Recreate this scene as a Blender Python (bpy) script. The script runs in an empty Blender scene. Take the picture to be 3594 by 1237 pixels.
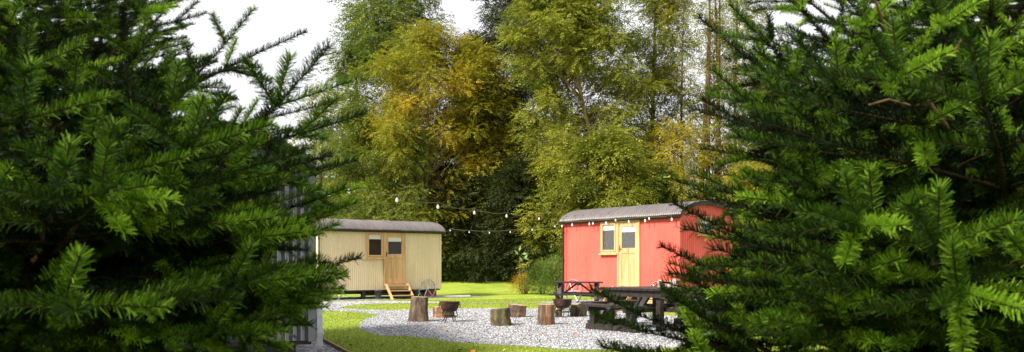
import bpy, math, random
import numpy as np
from mathutils import Vector, Matrix
from mathutils.geometry import delaunay_2d_cdt
R = math.radians
random.seed(7)
rng = np.random.default_rng(7)
S = bpy.context.scene
COL = S.collection
F, CX, HY, EYE = 3100.0, 1797.0, 931.0, 1.16

# ------------------------------------------------------------------ ground height
def sm(a, b, x):
    t = np.clip((np.asarray(x, float) - a) / (b - a), 0, 1)
    return t * t * (3 - 2 * t)
def gz(x, y):
    x = np.asarray(x, float); y = np.asarray(y, float)
    z = -0.08 * (1 - sm(2.5, 8, np.hypot((x + 5.2) * .9, y - 33)))
    z = z - 0.10 * (1 - sm(2.5, 6, np.hypot(x + 4, y - 13)))
    z = z + .42 * sm(36.5, 43, y) + .8 * sm(45, 90, y)
    return z
def G(x, y): return float(gz(x, y))

# ------------------------------------------------------------------ materials
MATS = {}
def newmat(name):
    m = bpy.data.materials.new(name); m.use_nodes = True
    nt = m.node_tree; nt.nodes.clear()
    out = nt.nodes.new('ShaderNodeOutputMaterial')
    return m, nt, out
def ramp(nt, stops, fac):
    r = nt.nodes.new('ShaderNodeValToRGB')
    el = r.color_ramp.elements
    while len(el) < len(stops): el.new(0.5)
    for e, (p, c) in zip(el, stops): e.position = p; e.color = (*c, 1)
    nt.links.new(fac, r.inputs[0]); return r.outputs[0]
def noise(nt, scale, detail=4, stretch=(1, 1, 1), coord='Object', rough=.55):
    tc = nt.nodes.new('ShaderNodeTexCoord'); mp = nt.nodes.new('ShaderNodeMapping')
    mp.inputs['Scale'].default_value = stretch
    n = nt.nodes.new('ShaderNodeTexNoise'); n.inputs['Scale'].default_value = scale
    n.inputs['Detail'].default_value = detail; n.inputs['Roughness'].default_value = rough
    nt.links.new(tc.outputs[coord], mp.inputs[0]); nt.links.new(mp.outputs[0], n.inputs[0])
    return n.outputs['Fac']
def mat(name, stops, rough=.6, scale=3, stretch=(1, 1, 1), metal=0, bump=0, bscale=30, bstretch=(1, 1, 1), bdist=.01, spec=.5, detail=4):
    if name in MATS: return MATS[name]
    m, nt, out = newmat(name)
    p = nt.nodes.new('ShaderNodeBsdfPrincipled')
    if len(stops) == 1: p.inputs['Base Color'].default_value = (*stops[0], 1)
    else:
        k = len(stops)
        st = [(.3 + .4 * i / (k - 1), c) for i, c in enumerate(stops)]
        nt.links.new(ramp(nt, st, noise(nt, scale, detail, stretch)), p.inputs['Base Color'])
    p.inputs['Roughness'].default_value = rough; p.inputs['Metallic'].default_value = metal
    p.inputs['Specular IOR Level'].default_value = spec
    if bump:
        b = nt.nodes.new('ShaderNodeBump'); b.inputs['Strength'].default_value = bump; b.inputs['Distance'].default_value = bdist
        nt.links.new(noise(nt, bscale, 5, bstretch), b.inputs['Height']); nt.links.new(b.outputs[0], p.inputs['Normal'])
    nt.links.new(p.outputs[0], out.inputs[0]); MATS[name] = m; return m
def leafmat(name, stops, trans=.35, rough=.6, spec=.25, attr='v', tint=None):
    """colour by per-leaf attribute; diffuse + translucent + a little gloss"""
    if name in MATS: return MATS[name]
    m, nt, out = newmat(name)
    a = nt.nodes.new('ShaderNodeAttribute'); a.attribute_name = attr
    k = len(stops)
    c = ramp(nt, [(i / (k - 1), s) for i, s in enumerate(stops)], a.outputs['Fac'])
    p = nt.nodes.new('ShaderNodeBsdfPrincipled'); p.inputs['Roughness'].default_value = rough
    p.inputs['Specular IOR Level'].default_value = spec
    nt.links.new(c, p.inputs['Base Color'])
    t = nt.nodes.new('ShaderNodeBsdfTranslucent'); nt.links.new(c, t.inputs[0])
    mx = nt.nodes.new('ShaderNodeMixShader'); mx.inputs[0].default_value = trans
    nt.links.new(p.outputs[0], mx.inputs[1]); nt.links.new(t.outputs[0], mx.inputs[2])
    nt.links.new(mx.outputs[0], out.inputs[0]); MATS[name] = m; return m

def paint(name, c0, c1, dirt):
    m, nt, out = newmat(name)
    p = nt.nodes.new('ShaderNodeBsdfPrincipled'); p.inputs['Roughness'].default_value = .5
    a = ramp(nt, [(.3, c0), (.7, c1)], noise(nt, 1.3, 5, (1, 1, .5)))
    st = ramp(nt, [(.50, (0, 0, 0)), (.72, (1, 1, 1))], noise(nt, 4, 6, (3, 3, .18)))
    mu = nt.nodes.new('ShaderNodeMath'); mu.operation = 'MULTIPLY'; mu.inputs[1].default_value = .38; nt.links.new(st, mu.inputs[0])
    mx = nt.nodes.new('ShaderNodeMixRGB'); mx.inputs[2].default_value = (*dirt, 1)
    nt.links.new(mu.outputs[0], mx.inputs[0]); nt.links.new(a, mx.inputs[1]); nt.links.new(mx.outputs[0], p.inputs['Base Color'])
    rr = nt.nodes.new('ShaderNodeMapRange'); rr.inputs['To Min'].default_value = .38; rr.inputs['To Max'].default_value = .68
    nt.links.new(noise(nt, 3, 4), rr.inputs['Value']); nt.links.new(rr.outputs[0], p.inputs['Roughness'])
    nt.links.new(p.outputs[0], out.inputs[0]); return m
M_tan = paint('tan_paint', (.60, .475, .31), (.68, .555, .385), (.40, .32, .21))
M_red = paint('red_paint', (.56, .068, .050), (.65, .105, .080), (.36, .045, .036))
M_grey = mat('grey_paint', [(.050, .054, .062), (.075, .082, .092)], .45, 1.5, (1, 1, .4))
M_roof = mat('roof_metal', [(.075, .064, .066), (.125, .107, .109)], .45, 2.5, (3, .5, 1))
M_black = mat('black_timber', [(.008, .007, .007), (.02, .017, .016)], .6, 6)
M_blackpaint = mat('black_paint', [(.006, .006, .007), (.012, .011, .012)], .4, 4)
M_oak = mat('oak', [(.38, .205, .085), (.48, .295, .14), (.55, .355, .185)], .5, 2.2, (6, 6, .5), bump=.15, bscale=12, bstretch=(6, 6, .5))
M_oakh = mat('oak_across', [(.38, .205, .085), (.48, .295, .14), (.55, .355, .185)], .5, 2.2, (.5, 6, 6))
M_blind = mat('blind', [(.78, .76, .70), (.84, .82, .77)], .8, 5)
M_dark = mat('painted_room_dark', [(.010, .008, .006), (.03, .022, .014)], .8, 2)
M_galv = mat('galvanised', [(.34, .35, .37), (.48, .49, .52)], .42, 9, metal=.6)
M_brass = mat('handle_metal', [(.20, .15, .08)], .35, metal=.9)
M_number = mat('number_metal', [(.05, .04, .03)], .4)
M_bucket = mat('planter_plastic', [(.030, .031, .036), (.045, .046, .052)], .55, 6)
M_redbox = mat('red_locker', [(.26, .005, .012), (.33, .012, .02)], .4, 4)
M_block = mat('concrete', [(.16, .15, .14), (.25, .24, .22)], .9, 8, bump=.4)
M_slab = mat('slab_stone', [(.34, .30, .26), (.45, .41, .36)], .9, 3, bump=.3)
M_table = mat('stained_wood', [(.008, .006, .005), (.018, .013, .011), (.030, .022, .018)], .5, 2, (.6, 7, 7), bump=.2, bscale=8, bstretch=(.6, 8, 8))
M_bark = mat('bark', [(.022, .014, .009), (.07, .045, .028), (.15, .105, .065)], .9, 14, (1, 1, .35), bump=1, bscale=26, bstretch=(1, 1, .3), bdist=.03)
M_barkmoss = mat('mossy_bark', [(.018, .013, .008), (.055, .045, .020), (.12, .11, .035)], .95, 11, (1, 1, .5), bump=1, bscale=26, bstretch=(1, 1, .3), bdist=.03)
M_split = mat('bare_wood', [(.055, .022, .012), (.15, .07, .035), (.30, .18, .09)], .8, 7, (2.4, 2.4, .22), bump=.8, bscale=18, bstretch=(2, 2, .2), bdist=.02)
M_cut = mat('cut_wood', [(.20, .13, .085), (.34, .24, .16), (.44, .33, .23)], .85, 9, (1, 1, 1), bump=.4)
M_rust = mat('rusty_iron', [(.014, .008, .007), (.036, .016, .010), (.095, .042, .024)], .75, 9, (1, 1, 1), bump=.4, bscale=45, spec=.35)
M_cable = mat('cable', [(.10, .085, .06)], .6)
M_socket = mat('socket', [(.012, .011, .010)], .5)
M_whitep = mat('white_plastic', [(.75, .75, .73)], .4)
M_edge = mat('edging_wood', [(.22, .12, .055), (.34, .20, .10)], .8, 5)
M_carred = mat('car_paint', [(.45, .01, .012)], .25)
M_tyre = mat('tyre', [(.015, .015, .015)], .8)
M_tr_grey = mat('trunk_bark', [(.055, .042, .028), (.12, .095, .06)], .9, 5, (1, 1, .3), bump=.6)
M_tr_pale = mat('trunk_pale', [(.20, .15, .06), (.36, .28, .12)], .9, 4, (1, 1, .3), bump=.5)
M_tr_red = mat('trunk_ivy', [(.06, .028, .018), (.13, .06, .04)], .9, 5, (1, 1, .3), bump=.5)
M_twig = mat('spruce_wood', [(.16, .085, .035), (.30, .18, .085)], .8, 20)
M_bud = mat('spruce_bud', [(.22, .085, .03)], .7)

def glassy(name, tint, fac_scale=1.0, rough=.03):
    m, nt, out = newmat(name)
    tr = nt.nodes.new('ShaderNodeBsdfTransparent'); tr.inputs[0].default_value = (*tint, 1)
    gl = nt.nodes.new('ShaderNodeBsdfGlossy'); gl.inputs['Roughness'].default_value = rough
    fr = nt.nodes.new('ShaderNodeFresnel'); fr.inputs[0].default_value = 1.5
    mu = nt.nodes.new('ShaderNodeMath'); mu.operation = 'MULTIPLY'; mu.inputs[1].default_value = fac_scale; mu.use_clamp = True
    mx = nt.nodes.new('ShaderNodeMixShader')
    nt.links.new(fr.outputs[0], mu.inputs[0]); nt.links.new(mu.outputs[0], mx.inputs[0])
    nt.links.new(tr.outputs[0], mx.inputs[1]); nt.links.new(gl.outputs[0], mx.inputs[2])
    nt.links.new(mx.outputs[0], out.inputs[0]); MATS[name] = m; return m
M_pane = glassy('window_glass', (.93, .94, .94), .28)
def bulbmat(name, base, tfac):
    m, nt, out = newmat(name)
    p = nt.nodes.new('ShaderNodeBsdfPrincipled'); p.inputs['Base Color'].default_value = (*base, 1); p.inputs['Roughness'].default_value = .08
    tr = nt.nodes.new('ShaderNodeBsdfTransparent')
    mx = nt.nodes.new('ShaderNodeMixShader'); mx.inputs[0].default_value = tfac
    nt.links.new(tr.outputs[0], mx.inputs[1]); nt.links.new(p.outputs[0], mx.inputs[2]); nt.links.new(mx.outputs[0], out.inputs[0])
    return m
M_bulb = bulbmat('bulb_glass', (.80, .79, .78), .6)
M_jar = bulbmat('jar_glass', (.80, .78, .76), .55)

# ------------------------------------------------------------------ object helpers
def tag(o, label=None, cat=None, group=None, kind=None):
    if label: o['label'] = label
    if cat: o['category'] = cat
    if group: o['group'] = group
    if kind: o['kind'] = kind
    return o
def empty(name, loc, rz=0, label=None, cat=None, group=None):
    o = bpy.data.objects.new(name, None); COL.objects.link(o)
    o.location = loc; o.rotation_euler = (0, 0, rz); o.empty_display_size = .2
    return tag(o, label, cat, group)
def link(name, me, mats, parent=None, smooth=False):
    for m in (mats if isinstance(mats, (list, tuple)) else [mats]): me.materials.append(m)
    o = bpy.data.objects.new(name, me); COL.objects.link(o)
    if parent: o.parent = parent
    if smooth: me.polygons.foreach_set('use_smooth', [True] * len(me.polygons))
    return o
def np_mesh(name, V, Fa, mats, parent=None, v=None, mi=None, smooth=False):
    """V (n,3), Fa (m,k) all the same size"""
    me = bpy.data.meshes.new(name); V = np.ascontiguousarray(V, np.float32); Fa = np.ascontiguousarray(Fa, np.int32)
    me.vertices.add(len(V)); me.vertices.foreach_set('co', V.ravel())
    m, k = Fa.shape
    me.loops.add(m * k); me.loops.foreach_set('vertex_index', Fa.ravel())
    me.polygons.add(m); me.polygons.foreach_set('loop_start', np.arange(0, m * k, k, dtype=np.int32))
    me.update(calc_edges=True)
    if mi is not None: me.polygons.foreach_set('material_index', np.ascontiguousarray(mi, np.int32))
    if v is not None:
        a = me.attributes.new('v', 'FLOAT', 'FACE'); a.data.foreach_set('value', np.ascontiguousarray(v, np.float32))
    return link(name, me, mats, parent, smooth)
class MB:
    def __init__(s): s.v = []; s.f = []; s.m = []
    def add(s, vs, fs, mi=0):
        b = len(s.v); s.v += [tuple(p) for p in vs]; s.f += [tuple(i + b for i in f) for f in fs]; s.m += [mi] * len(fs); return s
    def box(s, x0, y0, z0, x1, y1, z1, mi=0, mtx=None):
        vs = [Vector(p) for p in ((x0, y0, z0), (x1, y0, z0), (x1, y1, z0), (x0, y1, z0), (x0, y0, z1), (x1, y0, z1), (x1, y1, z1), (x0, y1, z1))]
        if mtx: vs = [mtx @ p for p in vs]
        return s.add(vs, [(3, 2, 1, 0), (4, 5, 6, 7), (0, 1, 5, 4), (1, 2, 6, 5), (2, 3, 7, 6), (3, 0, 4, 7)], mi)
    def bar(s, a, b, w, h, up=(0, 0, 1), mi=0, ext=0):
        a = Vector(a); b = Vector(b); d = (b - a); L = d.length; d.normalize()
        a = a - d * ext; L += 2 * ext
        y = Vector(up).cross(d)
        if y.length < 1e-4: y = Vector((1, 0, 0)).cross(d)
        y.normalize(); z = d.cross(y)
        M = Matrix(((d.x, y.x, z.x, a.x), (d.y, y.y, z.y, a.y), (d.z, y.z, z.z, a.z), (0, 0, 0, 1)))
        return s.box(0, -w / 2, -h / 2, L, w / 2, h / 2, mi, M)
    def tube(s, pts, r, n=6, mi=0, closed=False):
        pts = [Vector(p) for p in pts]; N = len(pts)
        rs = r if isinstance(r, (list, tuple)) else [r] * N
        vs = []; prev = None
        for i, p in enumerate(pts):
            if closed: d = pts[(i + 1) % N] - pts[i - 1]
            else: d = pts[min(i + 1, N - 1)] - pts[max(i - 1, 0)]
            d.normalize()
            if prev is None:
                x = d.cross(Vector((0, 0, 1)))
                if x.length < .05: x = d.cross(Vector((1, 0, 0)))
            else: x = prev - d * prev.dot(d)
            x.normalize(); prev = x; y = d.cross(x)
            for k in range(n):
                a = 2 * math.pi * k / n
                vs.append(p + (x * math.cos(a) + y * math.sin(a)) * rs[i])
        fs = []
        for i in range(N if closed else N - 1):
            j = (i + 1) % N
            for k in range(n): fs.append((i * n + k, i * n + (k + 1) % n, j * n + (k + 1) % n, j * n + k))
        if not closed: fs.append(tuple(range(n - 1, -1, -1))); fs.append(tuple((N - 1) * n + k for k in range(n)))
        return s.add(vs, fs, mi)
    def lathe(s, prof, n=20, c=(0, 0, 0), mi=0, cap=True):
        vs = []; fs = []
        for r, z in prof:
            for k in range(n):
                a = 2 * math.pi * k / n; vs.append((c[0] + r * math.cos(a), c[1] + r * math.sin(a), c[2] + z))
        for i in range(len(prof) - 1):
            for k in range(n): fs.append((i * n + k, i * n + (k + 1) % n, (i + 1) * n + (k + 1) % n, (i + 1) * n + k))
        if cap:
            fs.append(tuple(range(n - 1, -1, -1))); fs.append(tuple((len(prof) - 1) * n + k for k in range(n)))
        return s.add(vs, fs, mi)
    def build(s, name, mats, parent=None, smooth=False, bevel=0):
        me = bpy.data.meshes.new(name); me.from_pydata(s.v, [], s.f); me.update()
        me.polygons.foreach_set('material_index', s.m)
        o = link(name, me, mats, parent, smooth)
        if bevel:
            b = o.modifiers.new('bevel', 'BEVEL'); b.width = bevel; b.segments = 2; b.limit_method = 'ANGLE'; b.angle_limit = R(50)
        return o
def children(o): return [c for c in bpy.data.objects if c.parent == o]
def copy_tree(o, parent=None, ch=None):
    if ch is None:
        ch = {}
        for q in bpy.data.objects:
            if q.parent: ch.setdefault(q.parent.name, []).append(q)
    c = o.copy(); COL.objects.link(c)
    if parent: c.parent = parent
    for q in ch.get(o.name, []): copy_tree(q, c, ch)
    return c
def add_text(txt, size, name, m, parent, loc, rot):
    cu = bpy.data.curves.new('txt', 'FONT'); cu.body = txt; cu.size = size; cu.extrude = .002; cu.align_x = 'CENTER'; cu.align_y = 'CENTER'; cu.offset = .001
    t = bpy.data.objects.new('txt', cu); COL.objects.link(t)
    bpy.context.view_layer.update()
    me = bpy.data.meshes.new_from_object(t.evaluated_get(bpy.context.evaluated_depsgraph_get()))
    bpy.data.objects.remove(t)
    o = link(name, me, m, parent); o.location = loc; o.rotation_euler = rot; return o

# ------------------------------------------------------------------ camera, light, sky
cam = bpy.data.cameras.new('camera'); co = bpy.data.objects.new('camera', cam); COL.objects.link(co)
co.location = (0, 0, EYE); co.rotation_euler = (R(90), 0, 0)
cam.sensor_width = 36; cam.lens = F / 3594 * 36; cam.shift_y = (HY - 618.5) / 3594
cam.clip_end = 3000; cam.clip_start = .05
cam.dof.use_dof = True; cam.dof.focus_distance = 22; cam.dof.aperture_fstop = 6.5
S.camera = co
sun_az, sun_el = math.atan2(-.55, -.72), 41       # direction towards the sun (x,y)
sd = Vector((-.775 * math.cos(R(sun_el)), -.63 * math.cos(R(sun_el)), math.sin(R(sun_el)))).normalized()
sl = bpy.data.lights.new('sun', 'SUN'); sl.energy = 4.6; sl.angle = R(13); sl.color = (1, .93, .80)
so = bpy.data.objects.new('sun', sl); COL.objects.link(so); so.rotation_euler = sd.to_track_quat('Z', 'Y').to_euler()
w = bpy.data.worlds.new('World'); S.world = w; w.use_nodes = True
nt = w.node_tree; nt.nodes.clear()
sky = nt.nodes.new('ShaderNodeTexSky'); sky.sky_type = 'NISHITA'; sky.sun_disc = False
sky.sun_elevation = R(sun_el); sky.sun_rotation = math.atan2(sd.x, sd.y); sky.dust_density = 3; sky.air_density = 1.0
# thin high cloud: desaturated, softly mottled
tc = nt.nodes.new('ShaderNodeTexCoord'); nz = nt.nodes.new('ShaderNodeTexNoise'); nz.inputs['Scale'].default_value = 2.2; nz.inputs['Detail'].default_value = 5
nt.links.new(tc.outputs['Generated'], nz.inputs[0])
cr = nt.nodes.new('ShaderNodeValToRGB'); cr.color_ramp.elements[0].position = .3; cr.color_ramp.elements[0].color = (7.4, 7.3, 7.5, 1); cr.color_ramp.elements[1].position = .7; cr.color_ramp.elements[1].color = (9.2, 9.0, 8.9, 1)
nt.links.new(nz.outputs['Fac'], cr.inputs[0])
mx = nt.nodes.new('ShaderNodeMixRGB'); mx.inputs[0].default_value = .82
nt.links.new(sky.outputs[0], mx.inputs[1]); nt.links.new(cr.outputs[0], mx.inputs[2])
bg = nt.nodes.new('ShaderNodeBackground'); bg.inputs[1].default_value = .072
nt.links.new(mx.outputs[0], bg.inputs[0]); wo = nt.nodes.new('ShaderNodeOutputWorld'); nt.links.new(bg.outputs[0], wo.inputs[0])
S.view_settings.view_transform = 'Standard'; S.view_settings.look = 'None'; S.view_settings.exposure = 1.2; S.view_settings.gamma = 1
S.render.engine = 'CYCLES'; S.cycles.max_bounces = 6; S.cycles.transparent_max_bounces = 12
S.cycles.diffuse_bounces = 3; S.cycles.glossy_bounces = 2; S.cycles.transmission_bounces = 3
# ------------------------------------------------------------------ lawn + gravel
def sfun(t, k): return np.sin(t * k)
ax = np.unique(np.concatenate([np.linspace(-300, -40, 27), np.arange(-40, 40.01, .8), np.linspace(40, 300, 27)]))
ay = np.unique(np.concatenate([np.linspace(-60, 0, 11), np.arange(0, 50.01, .5), np.linspace(50, 500, 46)]))
gx, gy = np.meshgrid(ax, ay, indexing='ij'); nx, ny = gx.shape
bumpy = .012 * np.sin(gx * 1.1 + 2 * np.sin(gy * .4)) * np.sin(gy * .9) * sm(34, 38, gy)
V = np.stack([gx, gy, gz(gx, gy) + bumpy], -1).reshape(-1, 3)
idx = np.arange(nx * ny).reshape(nx, ny)
Fq = np.stack([idx[:-1, :-1], idx[1:, :-1], idx[1:, 1:], idx[:-1, 1:]], -1).reshape(-1, 4)
def lawnmat():
    m, nt, out = newmat('lawn_grass')
    p = nt.nodes.new('ShaderNodeBsdfPrincipled'); p.inputs['Roughness'].default_value = .9; p.inputs['Specular IOR Level'].default_value = .15
    n1 = noise(nt, .9, 6); n2 = noise(nt, 60, 3)
    ad = nt.nodes.new('ShaderNodeMath'); ad.operation = 'MULTIPLY_ADD'; ad.inputs[1].default_value = .6
    mu = nt.nodes.new('ShaderNodeMath'); mu.operation = 'MULTIPLY'; mu.inputs[1].default_value = .45
    nt.links.new(n2, mu.inputs[0]); nt.links.new(n1, ad.inputs[0]); nt.links.new(mu.outputs[0], ad.inputs[2])
    c = ramp(nt, [(.30, (.13, .19, .018)), (.48, (.21, .28, .032)), (.62, (.28, .345, .05)), (.75, (.36, .37, .09))], ad.outputs[0])
    nt.links.new(c, p.inputs['Base Color'])
    b = nt.nodes.new('ShaderNodeBump'); b.inputs['Strength'].default_value = .7; b.inputs['Distance'].default_value = .03
    nt.links.new(n2, b.inputs['Height']); nt.links.new(b.outputs[0], p.inputs['Normal'])
    nt.links.new(p.outputs[0], out.inputs[0]); return m
lawn = np_mesh('ground', V, Fq, lawnmat()); tag(lawn, kind='structure')

def gravmat():
    m, nt, out = newmat('gravel_bed')
    tc = nt.nodes.new('ShaderNodeTexCoord')
    vo = nt.nodes.new('ShaderNodeTexVoronoi'); vo.inputs['Scale'].default_value = 34
    nt.links.new(tc.outputs['Object'], vo.inputs[0])
    sep = nt.nodes.new('ShaderNodeSeparateColor'); nt.links.new(vo.outputs['Color'], sep.inputs[0])
    c = ramp(nt, [(0, (.05, .052, .06)), (.25, (.19, .20, .23)), (.6, (.31, .325, .355)), (.9, (.50, .51, .54)), (.97, (.20, .12, .08))], sep.outputs[0])
    p = nt.nodes.new('ShaderNodeBsdfPrincipled'); p.inputs['Roughness'].default_value = .75
    nt.links.new(c, p.inputs['Base Color'])
    b = nt.nodes.new('ShaderNodeBump'); b.invert = True; b.inputs['Strength'].default_value = 1; b.inputs['Distance'].default_value = .025
    nt.links.new(vo.outputs['Distance'], b.inputs['Height']); nt.links.new(b.outputs[0], p.inputs['Normal'])
    nt.links.new(p.outputs[0], out.inputs[0]); return m
M_grav = gravmat()
def px(x, y, z=0): Y = (EYE - z) * F / (y - HY); return ((x - CX) / F * Y, Y)
def smooth_poly(pts, n=8):
    P = np.array(pts); out = []
    N = len(P)
    for i in range(N):
        a, b, c, d = P[i - 1], P[i], P[(i + 1) % N], P[(i + 2) % N]
        for t in np.linspace(0, 1, n, endpoint=False):
            out.append(.5 * ((2 * b) + (-a + c) * t + (2 * a - 5 * b + 4 * c - d) * t * t + (-a + 3 * b - 3 * c + d) * t ** 3))
    return np.array(out)
def pip(P, x, y):
    ins = np.zeros(len(x), bool); N = len(P); j = N - 1
    for i in range(N):
        xi, yi = P[i]; xj, yj = P[j]
        c = ((yi > y) != (yj > y))
        ins ^= c & (x < (xj - xi) * (y - yi) / (yj - yi + 1e-12) + xi); j = i
    return ins
def ground_sheet(name, poly, dz, m, step=.5):
    P = np.array(poly)
    x0, y0 = P.min(0); x1, y1 = P.max(0)
    X, Y = np.meshgrid(np.arange(x0, x1, step), np.arange(y0, y1, step)); X = X.ravel(); Y = Y.ravel()
    ok = pip(P, X, Y); X = X[ok]; Y = Y[ok]
    vs = [Vector(p) for p in P] + [Vector((a, b)) for a, b in zip(X, Y)]
    n = len(P)
    r = delaunay_2d_cdt(vs, [(i, (i + 1) % n) for i in range(n)], [], 1, 1e-5)
    me = bpy.data.meshes.new(name)
    me.from_pydata([(v.x, v.y, G(v.x, v.y) + dz) for v in r[0]], [], [tuple(f) for f in r[2]]); me.update()
    o = link(name, me, m)
    if len(me.polygons) and me.polygons[0].normal.z < 0: me.flip_normals()
    return tag(o, kind='structure')
# seating circle, its left path, and the apron in front of the tan hut (world metres)
pts = [(1262, 1142), (1332, 1159), (1448, 1166), (1514, 1172), (1596, 1184), (1745, 1196), (1877, 1209), (1976, 1221), (2087, 1227), (2250, 1229),
       (2400, 1222), (2520, 1208), (2640, 1180), (2740, 1150), (2700, 1128), (2560, 1120), (2440, 1116), (2330, 1108), (2200, 1096), (2060, 1087), (1844, 1084), (1679, 1084),
       (1547, 1087), (1448, 1089), (1350, 1090), (1262, 1087), (1190, 1084.5), (1230, 1074), (1310, 1067), (1420, 1064), (1600, 1062.5), (1560, 1057), (1500, 1053),
       (1400, 1050.5), (1250, 1050), (1120, 1057), (1060, 1066), (1040, 1080), (1090, 1091), (1180, 1094), (1262, 1097.5), (1326, 1110), (1283, 1122)]
gp = smooth_poly([px(x, y) for x, y in pts], 14); gp = gp + rng.normal(0, .018, gp.shape) + .03 * np.sin(gp[:, ::-1] * 9)
ground_sheet('path', gp, .006, M_grav).name = 'gravel_circle'
# pad under the tan hut
def hutpt(o, rz, lx, ly): c, s_ = math.cos(rz), math.sin(rz); return (o[0] + c * lx - s_ * ly, o[1] + s_ * lx + c * ly)
TO, TR = (-6.70, 30.7), math.atan2(.602, .799)
RO, RR = (1.65, 27.4), math.atan2(-.797, .6025)
DX, DY = (.27, -.963), (.963, .27)
DL, DW = 4.9, 2.3
DO = (-2.43 - DL * DX[0] - DW * DY[0], 10.8 - DL * DX[1] - DW * DY[1]); DR = math.atan2(-.963, .27)
tp = smooth_poly([hutpt(TO, TR, *q) for q in [(-1.2, -.35), (1.5, -.5), (3.6, -.5), (5.3, -.55), (6.6, -.75), (6.0, .4), (5.6, 2.2), (2.5, 2.5), (-.8, 2.4)]], 5)
ground_sheet('gravel_pad', tp, .010, M_grav)
rp = smooth_poly([hutpt(RO, RR, *q) for q in [(-.6, -.6), (1.5, -.75), (3.5, -.8), (5.6, -.9), (6.2, .6), (5.8, 2.7), (2.5, 2.8), (-.5, 2.6)]], 5)
ground_sheet('gravel_pad', rp, .010, M_grav)
th = [px(1640, 1060.6), px(1750, 1062.2), px(1900, 1062.2), px(1990, 1061.2), px(1990, 1063.6), px(1850, 1064.2), px(1700, 1063.8), px(1590, 1062.6)]
ground_sheet('gravel_path', th, .012, M_grav, 2)
# gravel round the grey hut with its timber edging
e0, e1, e2 = px(1098, 1178, -.08), px(1221, 1236, -.05), px(1420, 1330, 0)
dp = [e0, px(1160, 1206, -.06), e1, e2, (-1.2, 7.8), (-6.5, 7.2), (-8.5, 12), (-6.5, 17.5), (-4.2, 17.8), (-3.55, 15.6)]
ground_sheet('gravel_yard', dp, .008, M_grav)
mb = MB(); ed = [(-3.95, 17.8), (-3.52, 15.6), e0, px(1160, 1206, -.06), e1, e2]
for a, b in zip(ed[:-1], ed[1:]): mb.bar((a[0], a[1], G(*a) + .02), (b[0], b[1], G(*b) + .02), .035, .09, ext=.01)
tag(mb.build('garden_edging', M_edge), 'low timber board edging between the lawn and the gravel beside the grey hut', 'edging')

# loose stones
def stones(n, polys, name, ymax, seed):
    r = np.random.default_rng(seed); allx = []; ally = []
    for P, k in polys:
        x0, y0 = P.min(0); x1, y1 = P.max(0)
        X = r.uniform(x0, x1, k); Y = y0 + (y1 - y0) * r.uniform(0, 1, k) ** 1.25
        ok = pip(P, X, Y); allx.append(X[ok]); ally.append(Y[ok])
    X = np.concatenate(allx); Y = np.concatenate(ally); N = len(X)
    base = np.array([[1, 0, 0], [0, 1, 0], [-1, 0, 0], [0, -1, 0], [0, 0, 1], [0, 0, -1]], float)
    T = np.array([[0, 1, 4], [1, 2, 4], [2, 3, 4], [3, 0, 4], [1, 0, 5], [2, 1, 5], [3, 2, 5], [0, 3, 5]])
    s = r.uniform(.009, .021, N)[:, None, None] * base[None] * r.uniform(.5, 1.25, (N, 6, 1)) * np.array([1, .75, .5])
    a = r.uniform(0, 6.28, N); c, d = np.cos(a)[:, None], np.sin(a)[:, None]
    t = r.normal(0, .35, N)[:, None]
    x = s[..., 0] * c - s[..., 1] * d; y = s[..., 0] * d + s[..., 1] * c; z = s[..., 2] + x * t
    V = np.stack([x + X[:, None], y + Y[:, None], z + (gz(X, Y) + .014)[:, None]], -1).reshape(-1, 3)
    Fa = (T[None] + 6 * np.arange(N)[:, None, None]).reshape(-1, 3)
    v = np.repeat(np.clip(r.uniform(0, 1, N), 0, 1), 8)
    m = leafmat('stone_chips', [(.025, .027, .033), (.12, .13, .15), (.25, .265, .295), (.39, .405, .44), (.64, .65, .67), (.15, .08, .05)], 0, .65, .5)
    tag(np_mesh(name, V, Fa, m, v=v), 'loose blue grey slate chippings covering the seating circle and paths', 'gravel', kind='stuff')
stones(0, [(gp, 130000), (np.array(dp), 26000), (tp, 9000), (rp, 9000)], 'gravel_stones', 40, 3)

# grass blades
def blades():
    r = np.random.default_rng(11); N = 330000
    Y = 10.5 + 21 * r.uniform(0, 1, N) ** 1.7; X = r.uniform(-1, 1, N) * Y * .36 + Y * .02
    ok = ~pip(gp, X, Y) & ~pip(np.array(dp), X, Y) & ~pip(tp, X, Y) & ~pip(rp, X, Y); X = X[ok]; Y = Y[ok]; N = len(X)
    h = r.uniform(.015, .04, N); wd = r.uniform(.003, .006, N) * (.6 + Y / 22); a = r.uniform(0, 3.14, N)
    lx = r.normal(0, .014, N); ly = r.normal(0, .014, N); z = gz(X, Y) - .003
    A = np.stack([X - wd * np.cos(a), Y - wd * np.sin(a), z], -1); B = np.stack([X + wd * np.cos(a), Y + wd * np.sin(a), z], -1)
    C = np.stack([X + lx, Y + ly, z + h], -1)
    V = np.stack([A, B, C], 1).reshape(-1, 3); Fa = np.arange(3 * N).reshape(-1, 3)
    m = leafmat('grass_blade', [(.10, .17, .014), (.20, .29, .026), (.31, .385, .055), (.42, .42, .12)], .35, .7, .2)
    tag(np_mesh('grass_blades', V, Fa, m, v=r.uniform(0, 1, N)), 'short mown green grass of the lawn', 'grass', kind='stuff')
blades()
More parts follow.
